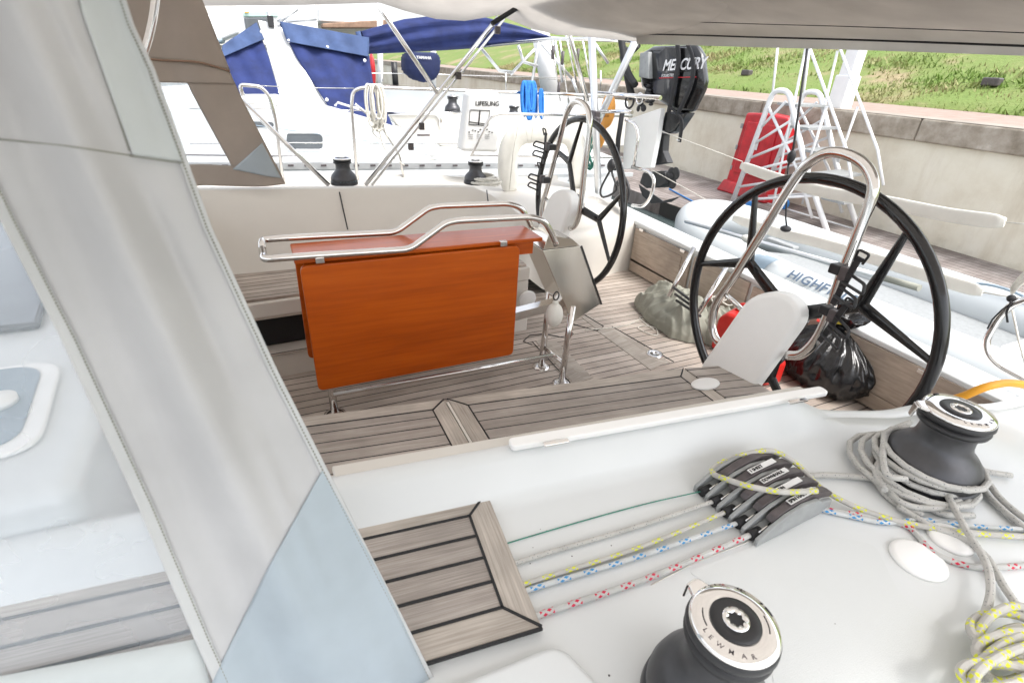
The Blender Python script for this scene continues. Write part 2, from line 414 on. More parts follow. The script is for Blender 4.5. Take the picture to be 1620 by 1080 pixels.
struct('footpath', MB().poly([(WX(_a)+.5, _a, 1.026), (11.6, _a, 1.026), (12.3, _b, 1.026), (WX(_b)+.5, _b, 1.026)]), 'brick_path')
GX = lambda y: 11.25+.09*max(0, min(y, 20))
rows = []
for i in range(60):
    y = -60+i*3.4; row = []
    for j in range(26):
        t = j/25; dx = t*t*60; row.append((GX(y)+dx, y, 1.0+dx*.36*(1-t*.35)+.03*math.sin(y*1.7+dx*2)+(.03 if j else 0)))
    rows.append(row)
struct('grass_bank', MB().grid(rows), 'grass_soil')
# grass tufts
rg = np.random.default_rng(3); n = 110000
yy = rg.uniform(-3, 32, n); dx = rg.uniform(0, 1, n)**1.25*15
gx = 11.25+.09*np.clip(yy, 0, 20)+dx; tt = np.sqrt(dx/60)
gz = 1.0+dx*.36*(1-tt*.35)+.03*np.sin(yy*1.7+dx*2)
keep = np.sin(yy*.9+np.sin(dx*1.3)*2)+np.sin(dx*1.1+yy*.3)+rg.normal(0, .8, n) > -.6
yy, gx, gz = yy[keep], gx[keep], gz[keep]; n = len(yy)
h = rg.uniform(.03, .13, n); a = rg.uniform(0, math.pi, n); wd = rg.uniform(.015, .035, n)
P = np.zeros((n, 3, 3)); P[:, 0] = np.stack([gx-np.cos(a)*wd, yy-np.sin(a)*wd, gz-.01], 1); P[:, 1] = np.stack([gx+np.cos(a)*wd, yy+np.sin(a)*wd, gz-.01], 1)
P[:, 2] = np.stack([gx+rg.normal(0, .05, n), yy+rg.normal(0, .05, n), gz+h], 1)
me = bpy.data.meshes.new('grass'); me.from_pydata(P.reshape(-1, 3).tolist(), [], np.arange(n*3).reshape(-1, 3).tolist()); me.materials.append(MAT['grass_blade'])
go = bpy.data.objects.new('grass', me); C.objects.link(go); tag(go, 'short patchy green and straw coloured grass on the bank', 'grass', kind='stuff')

# ================================================================== OWN YACHT
ya = thing('sailing_yacht', 'white sailing yacht cockpit in the foreground with grey teak seats and sole', 'yacht', (1.0, 1.87, -.62))
def cz(y): return .325+.028*(y-.6)        # transom cap height
sm = lambda a, b, x: (lambda t: t*t*(3-2*t))(max(0, min(1, (x-a)/(b-a))))
def deckz(x): return .60-.235*sm(1.45, 2.5, x)
rows = []
xs = [-1.6+.1*i for i in range(28)]+[1.12+.03*i for i in range(14)]+[1.6+.1*i for i in range(11)]
xs = sorted(set(round(x, 3) for x in xs))
for x in xs:
    cy = .768-.101*x if x < 1.2 else (.647-.085*sm(1.2, 1.5, x)+.05*sm(1.6, 2.5, x))
    k = 1-sm(1.08, 1.30, x); dz = deckz(x); H = .08*k
    row = [(x, cy+.055, dz-.28), (x, cy+.045, dz+H-.03), (x, cy+.032, dz+H-.008), (x, cy+.012, dz+H), (x, cy-.006, dz+H-.002), (x, cy-.016, dz+H-.012)]
    row += [(x, cy-.05*(.3+.7*k), dz+H*.28), (x, cy-.065, dz+H*.06), (x, cy-.085, dz), (x, cy-.25, dz)]
    row += [(x, cy-.6, dz), (x, -.25, dz-.004), (x, -.7, dz-.02), (x, -.9, dz-.03), (x, -.93, dz-.08), (x, -.90, -.7)]
    rows.append(row)
MB().grid(rows).make('side_deck', 'gelcoat', ya)
# far deck: crest, outer slope, deck, topside
rows = []
A = PY(330, 300, 2.95); B = PY(780, 295, 3.10)
for x in [-1.6+.1*i for i in range(42)]:
    t = (x-A.x)/(B.x-A.x); cy = A.y+(B.y-A.y)*t; z = A.z+(B.z-A.z)*t
    k = sm(1.15, 1.75, x); z = z*(1-k)+.40*k; cy = cy*(1-k)+2.86*k+.22*sm(1.8, 2.5, x)*k
    fy = (2.66-.0*x)*(1-k)+(cy-.03)*k; fz = .36*(1-k)-.02*k
    row = [(x, fy, fz), (x, fy+.04*(1-k)+.005, fz+.05)]
    for q in (.35, .65, .9): row.append((x, fy+.05*(1-k)+(cy-.03-fy-.05*(1-k))*q, fz+.05+(z-.02-fz-.05)*q))
    row += [(x, cy-.012, z-.006), (x, cy, z), (x, cy+.06, z-.002), (x, cy+.10, z-.02), (x, cy+.22, .50+.02*(1-k)-.06*k), (x, 3.7, .49-.03*k), (x, 4.28, .49-.05*k), (x, 4.32, .53-.05*k), (x, 4.35, .47-.05*k), (x, 4.30, -.7)]
    rows.append(row)
MB().grid(rows, flip=True).make('coaming', 'cream', ya)
# seams of the far backrest lockers
for u0, v0, u1, v1 in ((537, 301, 550, 363), (770, 298, 773, 326)):
    p = PY(u0, v0, A.y+.07); q = PY(u1, v1, 2.78)
    p = PY(u0, v0+3, 2.98 if u0 < 600 else 3.05); q = PY(u1, v1, 2.80)
    MB().tube([p, q], .0035, 6).make('locker_seam', 'caulk', ya)
# forward bulkhead and coachroof
MB().prism([(-.36, .84, .0), (-.36, 3.0, .0), (-1.8, 3.0, .0), (-1.8, .84, .0)], (0, 0, .74)).make('coachroof', 'gelcoat', ya, bevel=.03, segs=5)
hq = fillet([V((-.43, .96, .741)), V((-.47, 1.30, .741)), V((-.95, 1.30, .741)), V((-.95, .96, .741))], .07, 7, True)
hf = MB().prism(hq, (0, 0, .012)).make('deck_hatch', 'white_plastic', ya, bevel=.005)
hc_ = sum(hq, V((0, 0, 0)))/len(hq); MB().prism([hc_+(p-hc_)*.88+V((0, 0, .012)) for p in hq], (0, 0, .004)).make('hatch_lens', 'dinghy_dark', hf, bevel=.003)
MB().lathe([(.03, 0), (.03, .012), (.0, .014)], V((-.53, 1.13, .757)), n=24).make('hatch_handle', 'white_plastic', hf)
MB().prism([(-.56, 1.5, .741), (-.75, 2.7, .741), (-1.7, 2.7, .741), (-1.7, 1.5, .741)], (0, 0, .02)).make('sliding_hatch', 'glass_dark', ya, bevel=.01)
q = PZ(40, 640, .75)
# cockpit sole
so_ = MB(); uvf = teak_uv((1, 0, 0), .052)
so_.prism([(-.5, 1.2, 0), (2.49, .5, 0), (2.49, 3.3, 0), (-.5, 3.0, 0)], (0, 0, -.03), uvf)
so_.make('cockpit_sole', 'teak_floor', ya)
def board(px, z, mat='teak_board', d=None, th=.0025):
    p = PZs(px, z) if not isinstance(px[0], V) else px; d = d or (p[1]-p[0]); f = teak_uv(d, .5, .5, p[0])
    m = MB(); m.prism([V((a.x, a.y, z)) for a in p], (0, 0, th), lambda a: (f(a)[0], .5+4*(f(a)[1]-.5))); return m
seamm = MB()
def seamz(px, z, r=.0022): seamm.tube([V((a.x, a.y, a.z)) for a in PZs(px, z)], r, 6)
for pl in ([(944, 523), (962, 518), (1048, 576), (1030, 586)], [(962, 518), (976, 522), (1060, 574), (1048, 576)],
           [(920, 502), (932, 498), (952, 515), (945, 522)], [(848, 540), (862, 535), (925, 602), (908, 608)], [(868, 542), (880, 540), (938, 598), (925, 602)]):
    board(pl, 0).make('border_board', 'teak_board', ya)
seamz([(968, 516), (1066, 572)], .004); seamz([(842, 545), (828, 540), (838, 530), (860, 528), (900, 535), (907, 528), (895, 518)], .003)
seamz([(842, 540), (905, 608)], .004)
seamz([(925, 498), (955, 516), (945, 523), (905, 512)], .004)
seamm.make('caulking_line', 'caulk', ya)
drn = MB().lathe([(.046, 0), (.046, .004), (.040, .006), (.012, .005), (.010, .001)], PZ(1036, 560, .002), n=32).make('deck_drain', 'steel', ya)
# near seat
sf = lambda x: 1.42-.136*x
sb = lambda x: .86-.10*x
MB().prism([(-.7, sf(-.7)-.006, .0), (1.56, sf(1.56)-.006, .0), (1.56, .74, .0), (-.7, .9, 0)], (0, 0, .366)).make('seat_base', 'cream', ya, bevel=.012)
SD = (1, -.13, 0)
def seat_panel(x0, x1, name):
    uvs = teak_uv(SD, .047, 0, (x0, sf(x0)-.052, 0)); m = MB()
    b = .052
    c0, c1 = (x0+b if x0 > -.5 else x0), x1-b
    pin = [V((c0, sf(c0)-b, .366)), V((c1, sf(c1)-b, .366)), V((c1, sb(c1), .366)), V((c0, sb(c0), .366))]
    m.prism(pin, (0, 0, .014), uvs)
    o = m.make(name, 'teak', ya)
    m = MB()
    def bd(ps, dd):
        f = teak_uv(dd, .5, 0, ps[0]); m.prism([V((p[0], p[1], .366)) for p in ps], (0, 0, .0145), lambda a: (f(a)[0], .5+4*f(a)[1]))
    g = .0018
    bd([V((x0, sf(x0), 0)), V((x1, sf(x1), 0)), V((c1+g, sf(c1)-b+g, 0)), V((c0-g, sf(c0)-b+g, 0))], V(SD))
    bd([V((x1, sf(x1)-g*2, 0)), V((x1, sb(x1), 0)), V((c1+g, sb(c1), 0)), V((c1+g, sf(c1)-b-g, 0))], V((0, 1, 0)))
    if x0 > -.5: bd([V((x0, sf(x0)-g*2, 0)), V((c0-g, sf(c0)-b-g, 0)), V((c0-g, sb(c0), 0)), V((x0, sb(x0), 0))], V((0, 1, 0)))
    m.make('border_board', 'teak_board', ya, bevel=.002)
    s_ = MB()
    for p, q in (((c0, sf(c0)-b), (c1, sf(c1)-b)), ((c1, sf(c1)-b), (c1, sb(c1))), ((c1, sf(c1)-b), (x1, sf(x1)))): s_.beam((p[0], p[1], .3795), (q[0], q[1], .3795), .004, .004)
    if x0 > -.5:
        for p, q in (((c0, sf(c0)-b), (c0, sb(c0))), ((c0, sf(c0)-b), (x0, sf(x0)))): s_.beam((p[0], p[1], .3795), (q[0], q[1], .3795), .004, .004)
    s_.make('caulking_line', 'caulk', ya)
    return o
J = PZ(715, 650, .38).x
XE = PZ(1073, 585, .38).x
seat_panel(-.7, J-.004, 'seat'); seat_panel(J+.008, XE+.028, 'seat')
MB().beam((J+.002, sf(J)-.02, .375), (J+.002, sb(J), .375), .008, .012).make('seat_gutter', 'cream', ya)
XE2 = 1.55
m_ = MB(); f = teak_uv((1, -.2, 0), .047, .5, (XE, 1.2, 0))
m_.prism([V((XE+.036, sf(XE+.036), .366)), V((XE2, sf(XE2)-.02, .366)), V((XE2, sb(XE2)+.05, .366)), V((XE+.036, sb(XE), .366))], (0, 0, .013), f); m_.make('seat', 'teak', ya)
pc = PZ(1116, 607, .385)
MB().blob(pc, .062, .035, .012, n=28, m_=10).make('seat_pad', 'pad', ya)
# coaming lip and handhold strip, latches
p0, p1 = PZ(530, 762, .675), PZ(1330, 612, .675)
MB().prism([p0+V((0, .048, -.012)), V((1.19, p1.y+.045, .663)), V((1.19, p1.y+.012, .663)), p0+V((0, .012, -.012))], (0, 0, .012)).make('coaming_lip', 'cream', ya, bevel=.004)
a, b = PZ(806, 708, .685), PZ(1303, 622, .685)
dd = (b-a).normalized(); nn = V((-dd.y, dd.x, 0))
MB().prism(fillet([a-nn*.014, b-nn*.014, b+nn*.016, a+nn*.016], .012, 4, True), (0, 0, .014)).make('locker_strip', 'white_plastic', ya, bevel=.004)
for uv_ in ((880, 700), (1262, 634)):
    p = PZ(*uv_, .702); MB().beam(p-dd*.028, p+dd*.028, .012, .006).make('latch', 'chrome', ya, bevel=.002)
# side-deck teak step
TZ = .6
tk = [PZ(770, 777, .614), PZ(857, 990, .614), PZ(690, 1058, .614), PZ(565, 820, .614)]
d1 = (tk[0]-tk[3]).normalized(); q1 = V((-d1.y, d1.x, 0))
Lx = lambda p, s: V((p.x-s, p.y-d1.y/d1.x*s, p.z))
ytop = lambda x: tk[0].y+(x-tk[0].x)*d1.y/d1.x
i0 = PZ(743, 815, .614); i1 = PZ(795, 960, .614)
m_ = MB(); f = teak_uv(d1, (i0-i1).dot(q1)/4.0, 0, i0)
lowx = lambda s: i1+d1*s
m_.prism([V((p.x, p.y, .601)) for p in (i0, i1, i1-d1*1.2, i0-d1*1.2)], (0, 0, .012), f); m_.make('step_planking', 'teak', ya)
for ps in ([tk[0], i0, i0-d1*1.2, tk[0]-d1*1.3], [tk[0], tk[1], i1, i0], [i1, tk[1], tk[1]-d1*1.3, i1-d1*1.2]):
    ps = [V((p.x, p.y, .601)) for p in ps]; dd_ = d1 if (ps[0]-ps[1]).length < .15 else (ps[0]-ps[1])
    f = teak_uv(dd_, .5, 0, ps[0]); MB().prism(ps, (0, 0, .0125), lambda a: (f(a)[0], .5+4*f(a)[1])).make('step_border', 'teak_board', ya, bevel=.002)
s_ = MB()
for p, q in ((i0-d1*1.2, i0), (i0, i1), (i1, i1-d1*1.2), (tk[0], i0), (i1, tk[1]), (tk[1]-q1*.003, tk[1]-d1*1.2-q1*.003)):
    s_.beam(V((p.x, p.y, .613)), V((q.x, q.y, .613)), .0045, .0045)
for k in (1, 2, 3):
    p = i0.lerp(i1, k/4.0); s_.beam(V((p.x, p.y, .6135)), V((p.x, p.y, .6135))-d1*1.2, .0045, .004)
s_.make('caulking_line', 'caulk', ya)
# moulded block below the step
a = PZ(885, 1012, .62); MB().prism(fillet([a, a+V((.06, -.2, 0)), a+V((-1.2, -.2, 0)), a+V((-1.2, .03, 0))], .03, 5, True), (0, 0, -.03)).make('moulded_block', 'gelcoat', ya, bevel=.012, segs=4)
for c, r in (((1452, 886), .047), ((1503, 853), .040)):
    MB().lathe([(r, 0), (r, .003), (r*.97, .006), (r*.8, .009), (.0, .011)], PZ(*c, .6), n=48).make('access_cap', 'white_plastic', ya)
cs_ = MB()
for px_ in ([(1030, 925), (1100, 890), (1200, 850), (1262, 826)], [(773, 771), (900, 738), (1150, 662)]): cs_.tube([PZ(a, b, .6006) for a, b in px_], .0012, 5, smooth=4)
cs_.make('moulding_seam', 'cream', ya)
MB().prism(fillet(PZs([(1085, 905), (1262, 836), (1385, 862), (1425, 945), (1500, 990), (1510, 1120), (1230, 1120), (1205, 960)], .5995), .02, 4, True), (0, 0, .0012)).make('nonskid_panel', 'nonskid', ya)
rd = random.Random(12)
for k in range(11):
    p = PZ(rd.uniform(900, 1600), rd.uniform(880, 1070), .6005) if k % 2 else PZ(rd.uniform(820, 1130), rd.uniform(790, 900), .6005)
    MB().lathe([(rd.uniform(.0006, .0018), 0), (.0004, .0006)], p, n=7).make('grit', 'dark_lever', ya)
# transom
def tx(x, y): return V((x, y, cz(y)))
MB().prism([V((2.49, .45, 0)), V((2.49, 3.3, 0)), V((2.49, 3.3, cz(3.3)-.035)), V((2.49, .45, cz(.45)-.035))], (.1, 0, 0)).make('transom', 'gelcoat', ya)
MB().prism([V((2.475, -.9, cz(-.9))), V((2.475, 4.3, cz(4.3))), V((2.68, 4.3, cz(4.3)-.01)), V((2.68, -.9, cz(-.9)-.01))], (0, 0, -.034)).make('transom_cap', 'gelcoat', ya, bevel=.012, segs=3)
MB().prism([V((2.66, -.9, -.75)), V((2.66, 4.3, -.75)), V((2.66, 4.3, .36)), V((2.66, -.9, .27))], (-.02, 0, 0)).make('stern', 'gelcoat', ya)
uvt = lambda p: (p.y, .1+p.z*2.4)
for (y0, y1, z0, z1) in ((2.42, 3.03, .085, .335), (1.93, 2.39, .085, .325), (.60, 1.90, .085, .30), (.60, 3.03, .01, .078)):
    MB().prism([V((2.472, y0, z0)), V((2.472, y1, z0)), V((2.472, y1, z1+.012*(y1-y0))), V((2.472, y0, z1))], (.016, 0, 0), uvt).make('locker_panel', 'teak_brown', ya, bevel=.003)
MB().prism([V((2.466, 2.50, .13)), V((2.466, 2.96, .13)), V((2.466, 2.96, .30)), V((2.466, 2.50, .295))], (.006, 0, 0), uvt).make('locker_panel', 'teak_brown', ya, bevel=.002)
for y in (2.95, 2.5, 1.45, .95):
    MB().box((2.468, y, cz(y)-.045), (.012, .045, .02)).make('hinge', 'steel', ya, bevel=.002)
# far seat
fs = lambda x: 2.36+.04*x
m_ = MB(); m_.prism([(-.5, fs(-.5), .388), (1.25, fs(1.25), .388), (1.25, 2.72, .388), (-.5, 2.70, .388)], (0, 0, .012), teak_uv((1, .04, 0), .045)); m_.make('seat', 'teak_floor', ya)
def rbox(z0, z1, mat, nm, x0=-.6, x1=1.27, dy=0.):
    MB().prism([(x0, fs(x0)-.008+dy, z0), (x1, fs(x1)-.008+dy, z0), (x1, 2.74, z0), (x0, 2.74, z0)], (0, 0, z1-z0)).make(nm, mat, ya, bevel=.008)
zt = PY(443, 500, 2.34).z; zb = PY(460, 553, 2.34).z
rbox(zt, .387, 'cream', 'seat_base', dy=-.01); rbox(-.02, zb, 'cream', 'seat_base', dy=-.02)
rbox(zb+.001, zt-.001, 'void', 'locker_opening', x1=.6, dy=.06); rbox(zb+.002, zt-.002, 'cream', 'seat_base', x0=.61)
MB().beam((-.5, fs(-.5)-.024, zt+.004), (.6, fs(.6)-.024, zt+.004), .006, .012).make('trim_strip', 'steel', ya)
MB().beam((-.5, fs(-.5)-.034, zb-.004), (.6, fs(.6)-.034, zb-.004), .006, .012).make('trim_strip', 'steel', ya)
MB().lathe([(.052, 0), (.052, .006), (.045, .009), (0, .010)], PY(834, 473, 2.345), (0, -1, 0), n=36).make('speaker_cover', 'label_white', ya)
# ================================================================== COCKPIT TABLE
YT = 1.80
tb_ = thing('cockpit_table', 'varnished wooden drop leaf cockpit table with stainless grab rails', 'table', (.6, 1.9, 0))
def leaf(Y, pts, th=.022): return MB().prism(fillet(PYs(pts, Y), .025, 5, True), (0, th, 0))
leaf(YT, [(474, 422), (823, 389), (812, 561), (504, 619)]).make('table_leaf', 'mahogany', tb_, bevel=.004, segs=3)
o = leaf(YT, [(468, 404), (823, 378), (812, 545), (494, 590)]); 
for i in range(len(o.v)): o.v[i] = o.v[i]+V((0, .20, -.05))
o.make('table_leaf', 'mahogany', tb_, bevel=.004, segs=3)
zt_ = .736
ra, rb_ = PY(462, 392, YT), PY(862, 368, YT)
MB().prism([V((ra.x, YT+.012, zt_)), V((rb_.x, YT+.012, zt_)), V((rb_.x, 2.0, zt_)), V((ra.x, 2.0, zt_))], (0, 0, .016)).make('table_top', 'mahogany', tb_, bevel=.004)
MB().beam((ra.x+.03, YT+.05, zt_-.03), (rb_.x-.03, YT+.05, zt_-.03), .025, .055).make('apron', 'mahogany', tb_)
nr = PYs([(443, 408), (500, 404), (642, 395), (655, 390), (705, 353), (722, 349), (840, 343), (862, 350), (874, 372), (880, 388)], YT)
fr_ = [V((p.x, p.y+.22, p.z)) for p in nr]
def rail(nm, path): MB().tube(fillet(path, .03, 5), .0125, 14).make(nm, 'steel', tb_)
lp = nr[0]; e1 = V((lp.x-.05, YT, lp.z)); e2 = V((lp.x-.05, YT+.22, lp.z))
rail('grab_rail', nr[::-1]+[e1, V((e1.x, YT+.11, lp.z))]); rail('grab_rail', fr_[::-1]+[e2, V((e1.x, YT+.11, lp.z))])
for u in (506, 796): p = PY(u, 411 if u < 600 else 385, YT-.004); MB().box(p, (.03, .02, .022)).make('leaf_hinge', 'steel', tb_, bevel=.003)
cn = [PY(858, 396, YT+.04), PY(906, 510, YT-.01), PY(950, 481, YT-.01), PY(918, 389, YT+.04)]
MB().prism(cn, (0, .21, 0)).make('console', 'mirror_steel', tb_, bevel=.003)
tp = [cn[0]+V((0, 0, 0)), cn[3], cn[3]+V((-.07, .0, .05)), cn[0]+V((-.0, 0, .05))]
MB().prism([cn[0]+V((.004, 0, .002)), cn[3]+V((-.002, 0, .002)), PY(905, 378, YT+.07), PY(868, 372, YT+.07)], (0, .14, 0)).make('console_cap', 'mirror_steel', tb_, bevel=.002)
MB().tube([cn[3]+V((.004, -.002, 0)), cn[2]+V((.004, -.002, 0))], .005, 8).make('console_gasket', 'black_plastic', tb_)
fa = PZ(888, 606, 0); fb = PZ(856, 580, 0); fc = PZ(530, 655, 0)
def leg(a, top): 
    l = MB().tube([a, top], .016, 16).make('leg', 'steel', tb_); MB().lathe([(.045, 0), (.045, .004), (.03, .008), (.018, .009)], a, n=28).make('foot_flange', 'steel', l)
leg(fa, V((fa.x+.012, fa.y+.0, .42))); leg(fb, V((fb.x+.012, fb.y, .42)))
leg(fc, V((fc.x, fc.y, .3)))
zc_ = .10
l1 = PY(538, 622, fc.y-.06); l2 = V((fa.x-.01, (fa.y+fb.y)/2, .115))
MB().tube([V((fc.x, l1.y, l1.z)), l2], .011, 12).make('stretcher', 'steel', tb_)
MB().tube([V((fa.x+.003, fa.y, .11)), V((fb.x+.003, fb.y, .12))], .010, 12).make('stretcher', 'steel', tb_)
MB().beam((fc.x, fc.y-.06, .3), (fa.x, (fa.y+fb.y)/2, .40), .05, .04).make('table_frame', 'steel', tb_)
# ball fender
pf = PY(877, 498, 1.74)
fd = thing('small_fender', 'small white fender hanging below the stainless table console', 'fender', pf)
MB().blob(pf, .038, .038, .055, lambda d: 1+.03*abs(d.z)).make('fender_body', 'horseshoe', fd)
MB().lathe([(.012, 0), (.014, .012), (.006, .02)], pf+V((0, 0, .05)), n=16).make('fender_end', 'horseshoe', fd)
MB().tube([pf+V((a_*.012*1.0, 0, .07+b_*.018)) for a_, b_ in ((0, 0), (1, .6), (1, 1.6), (0, 2.2), (-1, 1.6), (-1, .6))], .003, 6, closed=True, smooth=3).make('loop', 'black_plastic', fd)
# ================================================================== WHEELS AND PEDESTALS
WC = V((1.668, 1.099, .62))
def angp(u, v, c): p = PX(u, v, c.x); return math.atan2(p.z-c.z, p.y-c.y)
def wheel(c, a0, label, grp):
    t = thing('steering_wheel', label, 'steering wheel', c, grp); Rr = .48
    MB().tube([c+V((0, Rr*math.cos(a), Rr*math.sin(a))) for a in [2*math.pi*k/72 for k in range(72)]], .0185, 14, closed=True).make('rim', 'black_gloss', t)
    MB().lathe([(.035, -.03), (.06, -.028), (.07, -.015), (.07, .012), (.05, .03), (.02, .032)], c, (-1, 0, 0), n=32).make('hub', 'black_gloss', t)
    for k in range(3):
        a = a0+k*2*math.pi/3; D_ = V((0, math.cos(a), math.sin(a))); T_ = V((0, -math.sin(a), math.cos(a)))
        m = MB(); nd = c+D_*.27
        def br(p, q, w0, w1):
            d = (q-p).normalized(); s_ = V((0, -d.z, d.y)); X = V((1, 0, 0)); rows = []
            for i in range(7):
                f_ = i/6; o_ = p.lerp(q, f_); w_ = w0+(w1-w0)*f_; rows.append([o_+s_*w_*math.cos(th)+X*.009*math.sin(th) for th in [j*math.pi/6 for j in range(12)]])
            m.grid(rows, True)
        br(c, nd, .028, .022); br(nd-D_*.01, c+(D_*math.cos(.43)+T_*math.sin(.43))*Rr, .022, .010); br(nd-D_*.01, c+(D_*math.cos(.43)-T_*math.sin(.43))*Rr, .022, .010)
        m.make('spoke', 'black_gloss', t)
    return t
a_n = angp(1395, 478, WC)
wheel(WC, a_n, 'large black steering wheel nearest the winches, above the trash bag', 'twin steering wheels')
WF = V((1.673, 2.639, .645))
wheel(WF, angp(899, 245, WF), 'black steering wheel on the far side below the outboard motor', 'twin steering wheels')
def pedestal(dy, label, dz=0.):
    o_ = V((1.5, 1.16+dy, .36)); t = thing('helm_pedestal', label, 'pedestal', o_, 'twin helm pedestals'); O = V((0, dy, dz))
    wdir = V((.20, -.98, 0)).normalized(); bm_ = V((1.50, 1.165, .33)); tc = PX(1212, 504, 1.55)
    up = (tc-bm_); up = (up-wdir*up.dot(wdir)*0); un = up.normalized(); nn = wdir.cross(un).normalized()
    if nn.x > 0: nn = -nn
    pts = [bm_-wdir*.112, bm_+wdir*.112]+[tc+wdir*.105*math.cos(a)+un*.105*math.sin(a) for a in [math.pi*k/14 for k in range(15)]]
    MB().prism([p+O for p in pts], -nn*.085).make('pedestal_body', 'white_plastic', t, bevel=.02, segs=5)
    hp = [(1246, 562), (1268, 560), (1291, 538), (1310, 500), (1330, 440), (1358, 368), (1379, 312), (1380, 283), (1365, 258), (1335, 243), (1305, 243), (1275, 262), (1250, 295), (1205, 368), (1160, 440), (1133, 480), (1127, 515), (1136, 540), (1160, 546)]
    MB().tube([p+O for p in PXs(hp, 1.60)], .0165, 16, smooth=4).make('guard_hoop', 'steel', t)
    MB().tube([PX(1148, 466, 1.60)+O, PX(1180, 495, 1.63)+O], .010, 12).make('hoop_stay', 'steel', t)
    MB().tube([tc+O-nn*.06, V((1.668, 1.099+dy, .62+dz))], .03, 16).make('wheel_shaft', 'black_plastic', t)
    return t
pedestal(0, 'white rounded helm pedestal with stainless hoop, next to the red fuel can')
pedestal(1.54, 'white rounded helm pedestal with stainless hoop, behind the table console', .025)
# folding bottle holders clamped to the hoops
def holder(u, v, X, label, s=1., mir=1, tilt=0.):
    c = PX(u, v, X); t = thing('bottle_holder', label, 'bottle holder', c, 'folding bottle holders on the helm hoops')
    M_ = Matrix.Rotation(tilt, 4, 'X')
    def p(a, b, d=0.): return c+M_ @ V((-d*s, -a*mir*s, b*s))
    MB().box(p(0, 0), (.05*s, .04*s, .035*s)).make('clamp', 'black_plastic', t, bevel=.005)
    MB().box(p(.035, -.0, .01), (.03*s, .03*s, .05*s)).make('mount', 'dark_lever', t, bevel=.004)
    b_ = MB(); b_.beam(p(.055, -.11, .02), p(.055, .07, .02), .022*s, .008*s, (1, 0, 0)); b_.beam(p(.04, .07, .02), p(.075, .07, .02), .014*s, .008*s, (1, 0, 0)); b_.make('spine', 'black_plastic', t, bevel=.002)
    for zz in (.0, -.055):
        MB().tube(fillet([p(.05, zz+.012, .02), p(.13, zz+.018, .05), p(.145, zz-.01, .06), p(.05, zz-.02, .03)], .012*s, 3), .0055*s, 8).make('arm', 'black_plastic', t)
    MB().tube(fillet([p(.045, .06, .02), p(.045, .10, .03), p(.085, .10, .03), p(.075, .06, .02)], .01*s, 3), .0045*s, 8).make('arm', 'black_plastic', t)
    return t
holder(1326, 425, 1.585, 'upper black bottle holder on the hoop nearest the winches', .9, 1, .15)
holder(1309, 490, 1.585, 'lower black bottle holder on the near hoop above the trash bag', .85, 1, .25)
holder(873, 233, 1.50, 'upper black bottle holder on the far hoop beside the lifebuoy', .9, -1)
holder(864, 285, 1.50, 'lower black bottle holder on the far hoop above the table rail', .9, -1)
